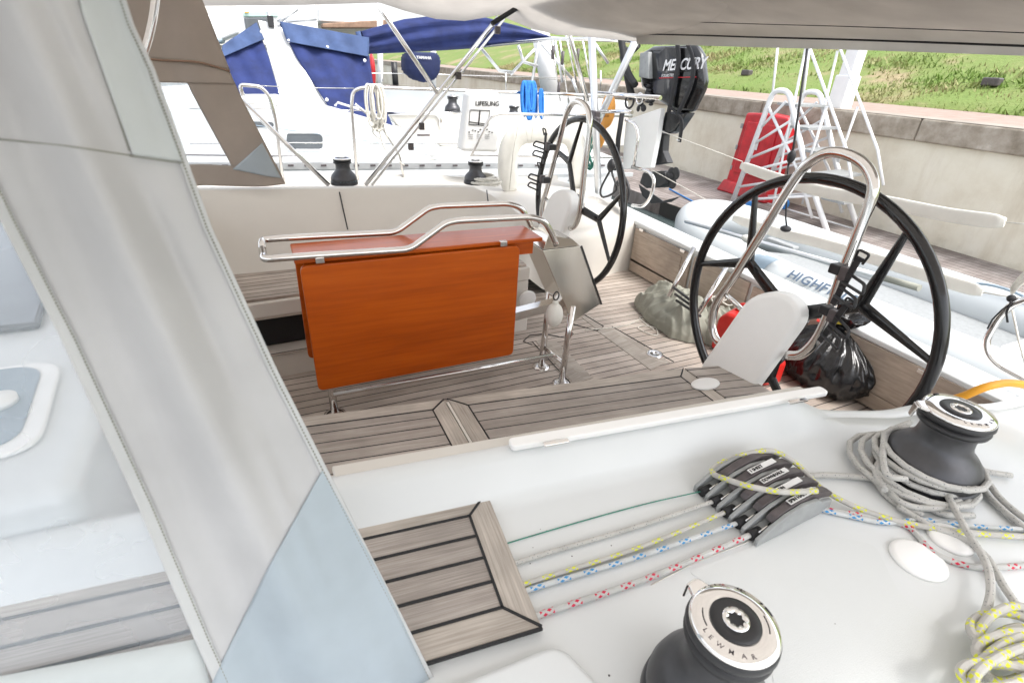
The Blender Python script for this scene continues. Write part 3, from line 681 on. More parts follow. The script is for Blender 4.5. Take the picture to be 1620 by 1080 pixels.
# ================================================================== WINCHES
def winch(base, r, H, label, grp, rot=0., topart=True, writing=True):
    t = thing('winch', label, 'winch', base, grp); b = V(base)
    MB().lathe([(r*1.5, 0), (r*1.52, H*.05), (r*1.48, H*.13), (r*1.38, H*.16)], b, n=56).make('base', 'winch_base', t)
    MB().lathe([(r*1.38, H*.14), (r*1.44, H*.17), (r*1.43, H*.24), (r*1.32, H*.34), (r*1.10, H*.43), (r*.88, H*.50), (r*.80, H*.58), (r*.78, H*.66), (r*.80, H*.73), (r*.86, H*.78)], b, n=64).make('drum', 'winch_dark', t)
    MB().lathe([(r*.80, H*.76), (r*.97, H*.78), (r*1.0, H*.815), (r*.97, H*.84), (r*.84, H*.85), (r*.84, H*.865), (r*.98, H*.87), (r*1.02, H*.89), (r*1.0, H*.93), (r*.95, H*.94)], b, n=64).make('self_tailer', 'black_plastic', t)
    x = V((math.cos(rot), math.sin(rot), 0)); y = V((-math.sin(rot), math.cos(rot), 0)); z = V((0, 0, 1))
    top = MB().lathe([(r*.97, H*.925), (r*.975, H*.95), (r*.93, H*.975), (r*.60, H*.985), (r*.56, H*.98)], b, n=72); cp = top.make('top_cap', 'chrome', t)
    MB().lathe([(r*.56, H*.978), (r*.54, H*.992), (r*.32, H*.995), (r*.30, H*.99)], b, n=48).make('centre_ring', 'black_plastic', t)
    sk = MB(); outer = [b+z*H*1.0+(x*math.cos(a)+y*math.sin(a))*r*.29 for a in [2*math.pi*k/48 for k in range(48)]]
    inner = [b+z*H*1.0+(x*math.cos(a)+y*math.sin(a))*r*(.175+.022*math.cos(8*a)) for a in [2*math.pi*k/48 for k in range(48)]]
    sk.grid([[p-z*H*.02 for p in outer], outer, inner, [p-z*H*.14 for p in inner]], True, flip=True); sk.make('handle_socket', 'chrome', t)
    MB().lathe([(r*.2, 0), (r*.2, .001)], b+z*H*.9, n=24).make('socket_floor', 'black_matte', t)
    # feeder arm
    fa_ = MB(); a0 = rot
    pts = [b+z*H*.96+x*r*.78+y*r*.34, b+z*H*.975+x*r*1.18+y*r*.17, b+z*H*.975+x*r*1.18-y*r*.17, b+z*H*.96+x*r*.78-y*r*.34]
    fa_.prism(pts, -z*H*.05); fa_.make('feeder_arm', 'chrome', t, bevel=.003)
    MB().prism([b+z*H*.955+x*r*1.17+y*r*.16, b+z*H*.955+x*r*1.17-y*r*.16, b+z*H*.80+x*r*1.22-y*r*.10, b+z*H*.80+x*r*1.22+y*r*.10], x*r*.06).make('feeder_lip', 'chrome', t, bevel=.002)
    if writing:
        wd = 'LEWMAR'; aw = (0, 12, 25, 44, 63, 78)
        for i, ch in enumerate(wd):
            a = rot+math.radians(78+aw[i]); d = x*0+V((math.cos(a), math.sin(a), 0)); tg = V((-math.sin(a), math.cos(a), 0))
            text(ch, b+z*H*.972+d*r*.83-tg*r*.07, tg, -d, r*.15, 'dark_lever', t, bold=.0001, ext=.0004)
        for a_ in (35, 215):
            a = rot+math.radians(a_); MB().tube([b+z*(H*.983)+V((math.cos(a+k*.12), math.sin(a+k*.12), 0))*r*.70 for k in range(6)], .0008, 5).make('arrow_mark', 'black_text', t)
    return t
W1 = PZ(1165, 978, .80); W1.z = .6
winch(W1, .0555, .20, 'dark winch with chrome top standing alone at the front of the deck', 'near side deck winches', math.radians(97))
W2 = PZ(1521, 645, .79); W2.z = .6
winch(W2, .0665, .19, 'dark winch with chrome top wrapped in a pale coil of rope', 'near side deck winches', math.radians(140))
W3 = PZ(545, 289, .52); W4 = PZ(750, 285, .52)
W3 = PY(545, 291, 3.62); W4 = PY(752, 290, 3.72)
winch(W3, .058, .17, 'far deck winch with a dark grey line wound round its drum', 'far side deck winches', 1., writing=False)
winch(W4, .058, .17, 'far deck winch beside the tall white rescue sling bag, pale rope coiled below', 'far side deck winches', 1., writing=False)
def coil(name, c, r0, r1, h0, h1, turns, rr, mat, label, seed=1, grp=None, el=1.0, wob=.004):
    rd = random.Random(seed); pts = []; n = int(turns*16)
    for k in range(n+1):
        a = k/16*2*math.pi; t_ = k/n; r = r0+(r1-r0)*t_+wob*math.sin(a*.37+seed)+rd.uniform(-1, 1)*wob*.3
        pts.append(V((c[0]+r*math.cos(a), c[1]+r*el*math.sin(a), c[2]+h0+(h1-h0)*t_+wob*.6*math.sin(a*1.3))))
    return tag(MB().tube(pts, rr, 8).make(name, mat), label, 'rope', grp)
coil('rope_coil', W3, .062, .078, .055, .02, 5, .006, 'rope_dark', 'dark flecked rope wound around the far winch by the grey canvas', 2)
coil('rope_coil', W4+V((.06, -.04, 0)), .07, .12, .06, .01, 6, .008, 'white_rope', 'pale rope coiled at the foot of the far winch beside the sling bag', 3, wob=.012)
# ropes on the near deck
cA, cB, cD = PZ(1203, 862, .601), PZ(1310, 806, .601), PZ(1124, 764, .601)
ux = (cB-cA).normalized(); uy = V((-ux.y, ux.x, 0)); uz = V((0, 0, 1)); CL = (cB-cA).length*1.02; CW = (cD-cA).length
CPt = lambda a, b, h: cA+ux*a*CL+uy*b*CW+uz*h
INL = lambda i: CPt(.0, i/5*.93+.12, .011)
RD = .607
def prope(px, z, r, mat, label, nm='rope', smooth=8, zs=None, end=None):
    pts = [PZ(a, b, (zs[i] if zs else z)) for i, (a, b) in enumerate(px)]
    if end is not None: pts[-1] = end
    return tag(MB().tube(pts, r, 10, smooth=smooth).make(nm, mat), label, 'rope')
prope([(640, 912), (815, 855), (1000, 802), (1128, 766)], .603, .0012, 'green_rope', 'thin green cord running from the teak step to the clutches', end=INL(4))
prope([(740, 925), (825, 887), (1000, 835), (1168, 787)], RD, .0046, 'rope_grey', 'plain grey rope running between the thin green cord and the yellow flecked rope', end=INL(3))
prope([(740, 958), (835, 922), (1010, 866), (1190, 815)], RD, .0046, 'rope_yellow', 'straight grey rope with yellow flecks entering the clutches', end=INL(2))
prope([(750, 965), (838, 932), (1010, 880), (1205, 827)], RD, .0046, 'rope_blue', 'white rope with blue flecks entering the clutches', end=INL(1))
prope([(760, 1005), (865, 968), (1030, 912), (1222, 850)], RD, .0054, 'rope_red', 'grey rope with red flecks running past the front winch', end=INL(0))
# tails out of the clutches
prope([(1300, 805), (1345, 812), (1400, 822), (1440, 835), (1475, 872), (1525, 893), (1570, 897), (1640, 893)], .606, .0058, 'rope_red', 'red flecked rope tail lying over the round deck caps')
prope([(1300, 806), (1345, 816), (1400, 826), (1460, 822), (1540, 832), (1640, 838)], .607, .005, 'rope_blue', 'blue flecked rope tail trailing aft from the clutches')
YR = [(1292, 776), (1240, 778), (1190, 770), (1150, 758), (1130, 750), (1128, 741), (1150, 728), (1190, 716), (1225, 714), (1262, 735), (1300, 772), (1350, 800), (1400, 818), (1460, 832), (1540, 843), (1640, 850)]
prope(YR, .6, .0060, 'rope_yellow', 'grey rope with yellow flecks looped over the top of the clutches', zs=[.665, .672, .672, .66, .64, .635, .645, .66, .66, .645, .625, .615, .612, .611, .611, .611])
# rope wound on the second winch
def ring(c, r, z, n=20, a0=0, a1=2*math.pi): return [V((c.x+r*math.cos(a0+(a1-a0)*k/n), c.y+r*math.sin(a0+(a1-a0)*k/n), z)) for k in range(n+1)]
m_ = MB(); rd = random.Random(4)
pts = []
for k in range(16*5):
    a = k/16*2*math.pi; tt = k/80; r = .087+.012*math.sin(a*.31)+.030*tt; c = W2+V((-.035*tt, .02*tt, 0))
    pts.append(V((c.x+r*math.cos(a), c.y+r*math.sin(a), .612+.05*(1-tt)+.006*math.sin(a*.7))))
m_.tube(pts, .0066, 10)
for px_, zz in (([(1440, 690), (1402, 715), (1392, 740), (1405, 775), (1440, 800), (1500, 800), (1545, 770)], .62),
              ([(1275, 752), (1330, 752), (1390, 760), (1440, 785), (1490, 812), (1540, 815)], .61),
              ([(1400, 775), (1385, 745), (1400, 722), (1425, 716), (1450, 722), (1480, 745), (1500, 785), (1530, 840), (1560, 890), (1567, 935), (1556, 980)], .63),
              ([(1435, 758), (1402, 748), (1398, 700), (1412, 680), (1440, 668)], .66),
              ([(1420, 800), (1470, 830), (1520, 850), (1560, 880), (1590, 930), (1630, 985)], .612),
              ([(1535, 735), (1560, 745), (1600, 752)], .61),
              ([(1530, 700), (1548, 760), (1580, 800), (1640, 850)], .61), ([(1545, 730), (1580, 785), (1640, 835)], .612),
              ([(1400, 705), (1378, 730), (1382, 755), (1410, 790), (1460, 815)], .608)):
    m_.tube([PZ(a, b, zz) for a, b in px_], .0066, 10, smooth=7)
tag(m_.make('rope_coil', 'rope_grey'), 'long pale rope wound and looped around the winch at the right', 'rope')
m_ = MB(); rd = random.Random(8)
for k in range(9):
    cx_, cy_ = 1600+rd.uniform(-25, 30), 1030+rd.uniform(-35, 45); ax_ = rd.uniform(45, 75); ay_ = rd.uniform(18, 42); th = rd.uniform(-.7, .2)
    pp = []
    for j in range(12):
        a = 2*math.pi*j/12; u, v = ax_*math.cos(a), ay_*math.sin(a); pp.append(PZ(cx_+u*math.cos(th)-v*math.sin(th), cy_+u*math.sin(th)+v*math.cos(th), .615+.0065*k+.004*math.sin(a*2+k)))
    m_.tube(pp, .0068, 10, closed=True, smooth=4)
tag(m_.make('rope_coil', 'rope_yellow'), 'bundle of yellow flecked rope heaped at the bottom right corner', 'rope')
line('hose', [PZ(1450, 668, .45), PZ(1500, 636, .52), PZ(1528, 625, .56), PZ(1560, 612, .60), PZ(1600, 606, .60), PZ(1660, 616, .56)], .012, 'yellow', 'thick yellow hose curving over the deck behind the winch', 'hose', n=12)
# ================================================================== ROPE CLUTCH
cl = thing('rope_clutch', 'bank of five dark rope clutches with white labels bolted to the deck', 'rope clutch', cA)
prof = [(-.06, 0), (-.06, .016), (.08, .034), (.26, .050), (.50, .057), (.72, .050), (.80, .038), (.86, .036), (.97, .030), (1.0, 0)]
for i in range(6):
    b0 = i/5*.93; MB().prism([CPt(a, b0, h) for a, h in prof], uy*CW*.05).make('side_plate', 'grey_plastic', cl, bevel=.002)
labs = ['', '1 SHEET', 'DOWNHAUL', 'MAIN', 'SPIN HALY'][::-1]
for i in range(5):
    b0 = i/5*.93+.05; wd = uy*CW*.135
    MB().prism([CPt(a, b0, h) for a, h in ((.0, .001), (.0, .012), (.18, .022), (.9, .022), (.98, .001))], wd).make('body', 'grey_plastic', cl, bevel=.0015)
    MB().tube([CPt(-.05, b0+.07, .009), CPt(.08, b0+.07, .011)], .0095, 14).make('inlet', 'black_matte', cl)
    lv = MB().prism([CPt(a, b0+.004, h) for a, h in ((.14, .034), (.18, .046), (.42, .060), (.68, .062), (.92, .050), (1.04, .034), (1.0, .026), (.85, .036), (.60, .044), (.36, .042), (.2, .030))], uy*CW*.102).make('lever', 'dark_lever', cl, bevel=.0025, segs=3)
    MB().tube([CPt(.16, b0+.03, .030), CPt(.02, b0+.03, .018)], .002, 6).make('spring', 'steel', cl)
    if labs[i]:
        q0, q1 = CPt(.36, b0+.02, .0605), CPt(.72, b0+.02, .0650)
        lb = MB().prism([q0, q1, q1+uy*CW*.072, q0+uy*CW*.072], (0, 0, .0012)).make('label', 'label_white', lv)
        text(labs[i], q0+uy*CW*.014+uz*.0006+ux*.002, (q1-q0), uy, min(CW*.062, CL*.36*1.25/len(labs[i])), 'black_text', lb)
# ================================================================== SPRAYHOOD SIDES
def PN(u, v, n, d):          # ray against plane n.p = d
    r = ray(u, v); n = np.array(n); t = (d-n[2]*CAMH)/(r @ n); return V((r[0]*t, r[1]*t, CAMH+r[2]*t))
def interp(pl, t):
    s = [0]
    for i in range(1, len(pl)): s.append(s[-1]+math.dist(pl[i], pl[i-1]))
    L = t*s[-1]
    for i in range(1, len(pl)):
        if L <= s[i]+1e-9: k = (L-s[i-1])/(s[i]-s[i-1]+1e-12); return (pl[i-1][0]+(pl[i][0]-pl[i-1][0])*k, pl[i-1][1]+(pl[i][1]-pl[i-1][1])*k)
    return pl[-1]
def sheet(L, R, nu, nv, fn): return MB().grid([[fn(*(lambda a, b, k: (a[0]+(b[0]-a[0])*k, a[1]+(b[1]-a[1])*k))(interp(L, j/nv), interp(R, j/nv), i/nu)) for i in range(nu+1)] for j in range(nv+1)])
nvn = V((0, -1, .1)).normalized()
def nearc(u, v, lift=0.):
    p = PN(u, v, (0, 1, -.1), .34)
    # folds run along the cloth; s is the distance across them in picture widths
    s = (u-.50*v)/100.; t_ = v/1080.
    fd = .0165*math.sin(s*2.5+1.1*math.sin(t_*2.6)+.5)+.0050*math.sin(s*5.2+2.2*t_+1.0)
    fd += .0050*math.exp(-((s-.9+t_*.5)/.16)**2)*math.sin(t_*9+1)
    fd *= .55+.6*math.sin(math.pi*min(1, max(0, (u+200-.5*v)/450.)))
    rr = (p-V((0, 0, CAMH))); return p-rr.normalized()*(fd+lift)
nc = thing('spray_hood', 'grey canvas spray hood side with clear window filling the left foreground', 'spray hood', (0, .4, .6))
E1 = [(185, -40), (210, 40), (243, 110), (335, 362), (440, 590), (520, 748), (700, 1100)]
I1 = [(-180, -40), (-110, 110), (0, 345), (100, 540), (220, 800), (310, 1012), (350, 1100)]
sheet(I1, E1, 70, 160, nearc).make('side_panel', 'canvas', nc, solid=.0012)
off = lambda P_, d: [(a+d, b) for a, b in P_]
sheet(off(E1, -13), off(E1, 1), 4, 160, lambda u, v: nearc(u, v, .0022)).make('hem', 'canvas_hem', nc, solid=.0015)
sheet(off(I1, -2), off(I1, 24), 5, 160, lambda u, v: nearc(u, v, .0022)).make('hem', 'canvas_hem', nc, solid=.0015)
sheet([(118, -40), (130, 20), (210, 245)], [(182, -40), (206, 40), (290, 256)], 16, 60, lambda u, v: nearc(u, v, .0026)).make('reinforcement_patch', 'canvas_light', nc, solid=.0012)
sheet([(510, 744), (420, 905), (325, 1100)], [(512, 746), (600, 905), (692, 1100)], 30, 60, lambda u, v: nearc(u, v, .0030)).make('corner_patch', 'canvas_blue', nc, solid=.0012)
st_ = MB()
def stitch(pl, n, lift=.0032):
    for k in range(n):
        a, b = interp(pl, k/n), interp(pl, (k+.6)/n); st_.tube([nearc(*a, lift), nearc(*b, lift)], .0007, 5)
stitch([(-60, 215), (100, 230), (213, 247)], 60, .0008); stitch([(206, 247), (288, 258)], 26, .0036); stitch([(112, -40), (205, 240)], 70, .0008); stitch(off(E1, -7), 230); stitch(off(I1, 20), 230)
st_.make('stitching', 'grey_cloth', nc)
sheet([(-60, 215), (213, 246)], [(-60, 221), (213, 252)], 2, 30, lambda u, v: nearc(u, v, .0012))
def nearw(u, v): return PN(u, v, (0, 1, -.1), .349)+nvn*.003*math.sin(u/60.+v/130.)
sheet([(-300, -40), (-300, 1130)], off(I1, 8), 40, 60, nearw).make('clear_window', 'clear_vinyl', nc)
sheet([(-120, 1092), (-120, 1200)], [(312, 1010), (345, 1120)], 20, 4, lambda u, v: PN(u, v, (0, 1, -.1), .3395)).make('bottom_hem', 'canvas_light', nc, solid=.0012)
# far side of the spray hood
fc_ = thing('spray_hood', 'brown-grey canvas spray hood side on the far coaming behind the table', 'spray hood', (0, 2.95, .75))
def farc(u, v, dy=0.):
    p = PY(u, v, 2.93+dy); s = (u-.42*v)/40.; return p+V((0, 1, 0))*(.012*math.sin(s*1.5)+.006*math.sin(s*3.3+v/60.))
eL = [(150, -40), (190, 60), (215, 160)]
sheet([(120, -60), (180, 85)], [(288, -60), (320, 0), (364, 112)], 26, 24, farc).make('upper_panel', 'canvas_far', fc_, solid=.003)
sheet([(180, 85), (240, 95), (237, 95)], [(364, 112), (364, 112)], 2, 2, farc)
sheet([(180, 82), (200, 130)], [(362, 110), (372, 133)], 30, 10, lambda u, v: farc(u, v, -.006)).make('window_band', 'canvas_far', fc_, solid=.003)
sheet([(296, 131), (304, 148), (367, 264)], [(371, 130), (385, 160), (446, 278)], 14, 30, farc).make('side_panel', 'canvas_far', fc_, solid=.003)
sheet([(230, 262), (240, 298)], [(438, 262), (452, 292)], 34, 10, lambda u, v: farc(u, v, -.003)+V((0, 0, .004*math.sin(u/23.)))).make('bottom_panel', 'canvas_far', fc_, solid=.003)
sheet([(415, 225), (368, 268)], [(418, 232), (445, 282)], 10, 14, lambda u, v: farc(u, v, -.014)).make('corner_patch', 'canvas_blue', fc_, solid=.002)
sheet([(180, 125), (230, 262)], [(297, 131), (367, 264)], 10, 10, lambda u, v: PY(u, v, 2.95)).make('clear_window', 'clear_vinyl', fc_)
MB().tube([farc(a, b, -.012) for a, b in [(225, 93), (260, 96), (310, 98), (345, 107), (364, 113)]], .005, 6, smooth=4).make('piping', 'brown_roof', fc_)
tag(MB().tube([PY(a, b, 2.55) for a, b in [(252, -60), (246, 0), (240, 40), (228, 85), (205, 140)]], .014, 14, smooth=6).make('hood_bow', 'steel'), 'curved stainless spray hood bow seen behind the grey canvas edge', 'tube')
# ================================================================== BIMINI
bi = thing('bimini', 'large grey canvas bimini stretched overhead along the top of the picture', 'bimini', (1.2, 1.8, 1.6))
far_e = [PY(a, b, 3.55) for a, b in [(-100, 2), (150, 6), (320, 9), (480, 8), (600, 4), (640, 17), (690, 30), (735, 33), (790, 24)]]+[PY(a, b, y) for a, b, y in [(840, 45, 3.5), (880, 55, 3.45), (940, 59, 3.35), (1008, 66, 3.2)]]
rows = []
for p in far_e:
    row = []
    for j in range(15):
        t = j/14; y = p.y+( -.45-p.y)*t; crown = .16*math.sin(math.pi*min(1, t*1.0))**.7  # unseen near edge carried further out to shade the front deck
        row.append(V((p.x+ (2.36-p.x)*0, y, p.z*(1-t)+1.50*t+crown*(1-.55*sm(1.4, 2.3, p.x)))))
    rows.append(row)
MB().grid(rows).make('canopy', 'bimini', bi, solid=.004)
ae = [PX(a, b, 2.3) for a, b in [(1008, 68), (1100, 66), (1200, 68), (1320, 70), (1450, 74), (1620, 80), (1900, 90)]]
lo_ = [PX(a, b, 2.3) for a, b in [(1008, 70), (1100, 72), (1200, 75), (1320, 78), (1450, 82), (1620, 88), (1900, 98)]]
last = rows[-1]
bk = [V((2.3, p.y, p.z)) for p in spline(lo_, 4)]
up_ = [PX(a, b-38, 2.12) for a, b in [(980, 70), (1100, 72), (1200, 75), (1320, 78), (1450, 82), (1620, 88), (1900, 98)]]
up_ = spline(up_, 4); mid = [PX(a, b-17, 2.28) for a, b in [(1006, 70), (1100, 72), (1200, 75), (1320, 78), (1450, 82), (1620, 88), (1900, 98)]]; mid = spline(mid, 4)
top_ = [PX(a, b-110, 1.6) for a, b in [(850, 90), (1100, 72), (1200, 75), (1320, 78), (1450, 82), (1620, 88), (1900, 98)]]; top_ = spline(top_, 4)
MB().grid([top_, up_, mid, bk]).make('aft_panel', 'bimini', bi, solid=.004)
MB().tube([p+V((-.012, 0, -.004)) for p in mid], .004, 6).make('piping', 'black_matte', bi)
MB().tube([p+V((-.006, 0, -.004)) for p in up_], .0016, 6).make('piping', 'black_matte', bi)
MB().tube([PY(a, b, 3.35) for a, b in [(778, 38), (810, 18), (838, 0), (870, -20)]], .014, 8).make('batten', 'black_matte', bi)
# frame
bf = thing('strut_frame', 'polished stainless struts rising from the far side deck to the bimini', 'frame', PY(580, 290, 3.6))
def strut(a, b, y, r, y2=None): MB().tube([PY(*a, y), PY(*b, y2 or y)], r, 12).make('strut', 'steel', bf)
strut((578, 293), (788, 28), 3.6, .014); strut((588, 293), (798, 30), 3.63, .009)
strut((588, -6), (692, 148), 3.6, .014); strut((382, 158), (520, 293), 3.6, .014)
strut((884, -6), (930, 160), 3.5, .014)
for a, b in ((792, 48), (730, 120), (672, 200), (655, 232), (610, 250)): 
    if b < 240: MB().box(PY(a-5, b, 3.59), (.035, .03, .045)).make('clip', 'dark_lever', bf, bevel=.004)
# ================================================================== OWN RAILS AND STERN GEAR
FR = 4.3
ra_ = thing('guard_rail', 'far side stainless gate rails and guard wires of the yacht', 'rail', PY(565, 290, FR))
def rt(px, y, r=.0125, s=0, mat='steel', nm='rail_tube', fil=.05): 
    p = PYs(px, y); MB().tube(fillet(p, fil, 5) if fil else p, r, 12, smooth=s).make(nm, mat, ra_)
rt([(448, 290), (436, 190), (425, 150), (412, 137), (378, 134), (385, 152)], FR)
rt([(566, 292), (556, 170), (558, 143), (578, 138), (860, 148), (1040, 155)], FR)
rt([(562, 165), (600, 195), (632, 245), (638, 278)], FR, .010)
for px in ([(380, 134), (470, 139), (560, 140)], [(300, 172), (420, 172), (700, 178), (1000, 183)], [(300, 228), (460, 226), (740, 228)]):
    MB().tube(PYs(px, FR+.02), .0035, 6).make('guard_wire', 'steel', ra_)
rt([(745, 248), (775, 185), (790, 180), (1000, 184)], 4.0, .0115)
rt([(748, 246), (1000, 250)], 4.0, .008)
MB().beam(PY(440, 286, 4.33), PY(1000, 276, 4.33), .03, .035).make('toe_rail', 'aluminium', ra_)
# sling bag on the rail
sb_ = thing('rescue_sling_bag', 'tall white rescue sling bag with black lettering hanging on the far rail', 'bag', PY(765, 240, 4.1))
q = PYs([(742, 146), (792, 146), (789, 242), (730, 240)], 4.12)
MB().prism(q, (0, .14, 0)).make('bag', 'label_white', sb_, bevel=.03, segs=4)
text('LIFESLING', PY(752, 167, 4.117), (1, 0, -.0), (0, 0, 1), .046, 'black_text', sb_, bold=.0008)
fr2 = PYs([(744, 174), (775, 175), (772, 199), (742, 197)], 4.116)
MB().tube(fr2, .003, 5, closed=True).make('printed_frame', 'black_text', sb_); MB().tube([fr2[0].lerp(fr2[1], .5), fr2[3].lerp(fr2[2], .5)], .005, 5).make('printed_frame', 'black_text', sb_)
MB().tube([fr2[3]+V((0, 0, .02)), fr2[2]+V((0, 0, .01))], .003, 5).make('printed_frame', 'black_text', sb_)
rd = random.Random(1)
pm = MB()
for k in range(9): pm.box(PY(743+k*4.5+rd.uniform(-1, 1), 207+rd.uniform(-2, 3), 4.116), (.012, .002, .008))
for k in range(3):
    for j in range(3): pm.box(PY(745+j*13, 213+k*3, 4.116), (.04, .002, .002))
pm.make('printed_marks', 'black_text', sb_)
# rope hank on the rail
def hank(px, y, w_, h_, n, r, mat, label, seed, name='rope_hank'):
    rd = random.Random(seed); c = PY(*px, y); m = MB()
    for k in range(n):
        ox = rd.uniform(-.5, .5)*w_; hh = h_*rd.uniform(.75, 1.1); oy = rd.uniform(-.03, .03); lw = w_*rd.uniform(.3, .6)
        pts = [c+V((ox+lw*.5*math.sin(2*math.pi*j/12), oy+.02*math.cos(2*math.pi*j/12), -hh/2+hh/2*math.cos(2*math.pi*j/12))) for j in range(12)]
        m.tube(pts, r, 7, closed=True, smooth=3)
    return tag(m.make(name, mat), label, 'rope')
hank((590, 134), 4.27, .13, .30, 13, .007, 'white_rope', 'pale hank of rope hung over the far gate rail', 3)
m = MB()
for pts in ([(598, 190), (602, 215), (612, 240), (640, 262)], [(600, 185), (590, 210), (612, 222), (606, 196)]): m.tube(PYs(pts, 4.27), .006, 6, smooth=5)
tag(m.make('rope_tail', 'white_rope'), 'loose tail of the pale hank hanging to the far deck', 'rope')
hank((838, 130), 4.27, .12, .27, 11, .012, 'blue_rope', 'bright blue rope hank hanging on the far rail', 7)
hank((856, 142), 4.25, .06, .23, 4, .010, 'blue_rope', 'small blue rope loop beside the bigger blue hank', 9)
# horseshoe buoy: an upside-down U of padded foam
hb = PYs([(808, 302), (803, 272), (806, 235), (822, 213), (852, 208), (885, 208), (906, 218), (914, 245), (912, 296)], 3.9)
hb_ = thing('horseshoe_buoy', 'cream horseshoe lifebuoy standing behind the far wheel', 'lifebuoy', hb[0])
m = MB(); P_ = spline(hb, 6); rows = []
for i, p in enumerate(P_):
    a = P_[max(0, i-1)]; b = P_[min(len(P_)-1, i+1)]; t = (b-a).normalized(); nn = t.cross(V((0, 1, 0))).normalized(); k = 1-.35*(abs(i/(len(P_)-1)-.5)*2)**8
    rows.append([p+nn*.085*k*math.copysign(abs(math.cos(th))**.7, math.cos(th))+V((0, 1, 0))*.05*k*math.sin(th) for th in [j*math.pi/8 for j in range(16)]])
m.grid(rows, True); m.f.append(list(range(16))[::-1]); m.uv.append(None); m.sm.append(False); m.f.append([(len(P_)-1)*16+j for j in range(16)]); m.uv.append(None); m.sm.append(False)
m.make('foam_ring', 'horseshoe', hb_, wb=True)
MB().tube(PYs([(824, 178), (812, 240), (806, 300)], 3.82), .004, 6).make('lanyard', 'white_rope', hb_)
MB().tube(PYs([(828, 182), (838, 240), (845, 185), (858, 182), (866, 250)], 3.82), .003, 6).make('lanyard', 'white_rope', hb_)
def p2(name, a, b, r, mat, label, cat, n=14): return tag(MB().tube([a, b], r, n).make(name, mat), label, cat)
p2('post', PX(933, -8, 2.55), PX(949, 352, 2.55), .030, 'aluminium', 'upright grey aluminium post at the stern beside the outboard motor', 'post')
p2('post', PX(1018, 38, 2.62), PX(880, 335, 2.70), .028, 'aluminium', 'slanting aluminium post crossing behind the upright grey stern post', 'post')
cb = PX(941, 185, 2.52); m = MB().box(cb, (.05, .09, .09)); m.box(cb+V((-.02, -.07, -.02)), (.04, .06, .05)); tag(m.make('clamp_block', 'dark_lever', bevel=.01), 'dark clamp block joining the crossed stern posts', 'clamp')
# green line and blocks
m = MB(); rd = random.Random(3)
for k in range(7): m.tube(PXs([(940+k*1.5, 190), (936+rd.uniform(-10, 6), 225), (925+rd.uniform(-8, 12), 255+rd.uniform(-5, 12)), (938, 262), (946, 215)], 2.58), .006, 6, smooth=5)
tag(m.make('rope_hank', 'green_rope'), 'green line hanging down from the stern post', 'rope')
m = MB(); c = PX(967, 262, 2.45); m.blob(c, .03, .035, .05); m.tube(PXs([(965, 270), (950, 300), (955, 312), (975, 300), (968, 272), (975, 262)], 2.45), .009, 6, smooth=4); tag(m.make('tackle_block', 'black_plastic'), 'black tackle block and strop behind the far wheel', 'block')
m = MB(); m.tube(PXs([(985, 275), (995, 300), (988, 330), (980, 345)], 2.46), .012, 8, smooth=4); m.blob(PX(984, 290, 2.46), .05, .05, .03); m.blob(PX(986, 318, 2.46), .035, .04, .06); tag(m.make('line_stopper', 'black_plastic'), 'black line stopper hanging by the far end of the transom', 'fitting')
# orange floats
for c_, a, lab in (((962, 172), 28, 'upper orange float on the rail behind the stern posts'), ((948, 208), 22, 'lower orange float behind the upright stern post')):
    c = PX(*c_, 2.8); tag(MB().blob(c, .05, .085, .14, lambda d: 1-.12*d.z).make('float', 'orange_float'), lab, 'float')
# pushpit
pu = thing('pushpit', 'stainless stern rail with motor cradle beside the outboard', 'rail', PX(1000, 325, 2.6))
def pt(px, x, r, nm='rail_tube', fil=.05): MB().tube(fillet(PXs(px, x), fil, 5), r, 12).make(nm, 'steel', pu)
pt([(940, 147), (1045, 155)], 2.6, .015); pt([(940, 178), (985, 176), (1000, 178)], 2.6, .015)
pt([(990, 190), (1005, 196), (1010, 215), (1003, 262)], 2.56, .012)
pt([(1000, 264), (1028, 272), (1036, 285), (1030, 312), (1018, 327), (1000, 325)], 2.56, .013)
pt([(770, 72), (870, 62), (960, 62), (1048, 68)], 2.9, .016)
MB().tube(PXs([(1047, 208), (1175, 256)], 2.75), .003, 6).make('guard_wire', 'white_rope', pu); MB().tube(PXs([(1030, 268), (1160, 340)], 2.75), .003, 6).make('guard_wire', 'white_rope', pu)
# covered guard wires
def wirecover(px, w_, label, tail):
    P_ = spline(PXs(px, 2.75), 6); rows = []; n = len(P_)
    for i, p in enumerate(P_):
        t = i/(n-1); k = min(1, .62+9*min(t, 1-t)); a = P_[max(0, i-1)]; b = P_[min(n-1, i+1)]; tg = (b-a).normalized(); nn = V((1, 0, 0)).cross(tg).normalized()
        rows.append([p+nn*w_*k*math.cos(th)+V((1, 0, 0))*.007*math.sin(th)-nn*w_*.0 for th in [j*math.pi/6 for j in range(12)]])
    t_ = thing('wire_cover', label, 'padded cover', P_[0], 'padded covers on the stern guard wires'); m = MB().grid(rows, True)
    for q in (0, n-1): m.f.append([q*12+j for j in range(12)][::(-1 if q == 0 else 1)]); m.uv.append(None); m.sm.append(False)
    m.make('cover', 'horseshoe', t_, wb=True); MB().tube(PXs(tail, 2.75), .003, 6).make('tie', 'white_rope', t_)
wirecover([(1172, 262), (1228, 282), (1300, 303), (1400, 320), (1500, 340), (1590, 352)], .031, 'upper cream padded cover on the guard wire, running in front of the white steps', [(1588, 351), (1660, 358)])
wirecover([(1160, 345), (1230, 368), (1300, 385), (1400, 415), (1480, 440), (1555, 462)], .030, 'lower cream padded cover on the guard wire, in front of the grey dinghy', [(1553, 462), (1600, 470), (1660, 476)])
pn = thing('stern_rail', 'bent stainless stern rail tube at the right edge of the picture', 'rail', PX(1590, 590, 2.6))
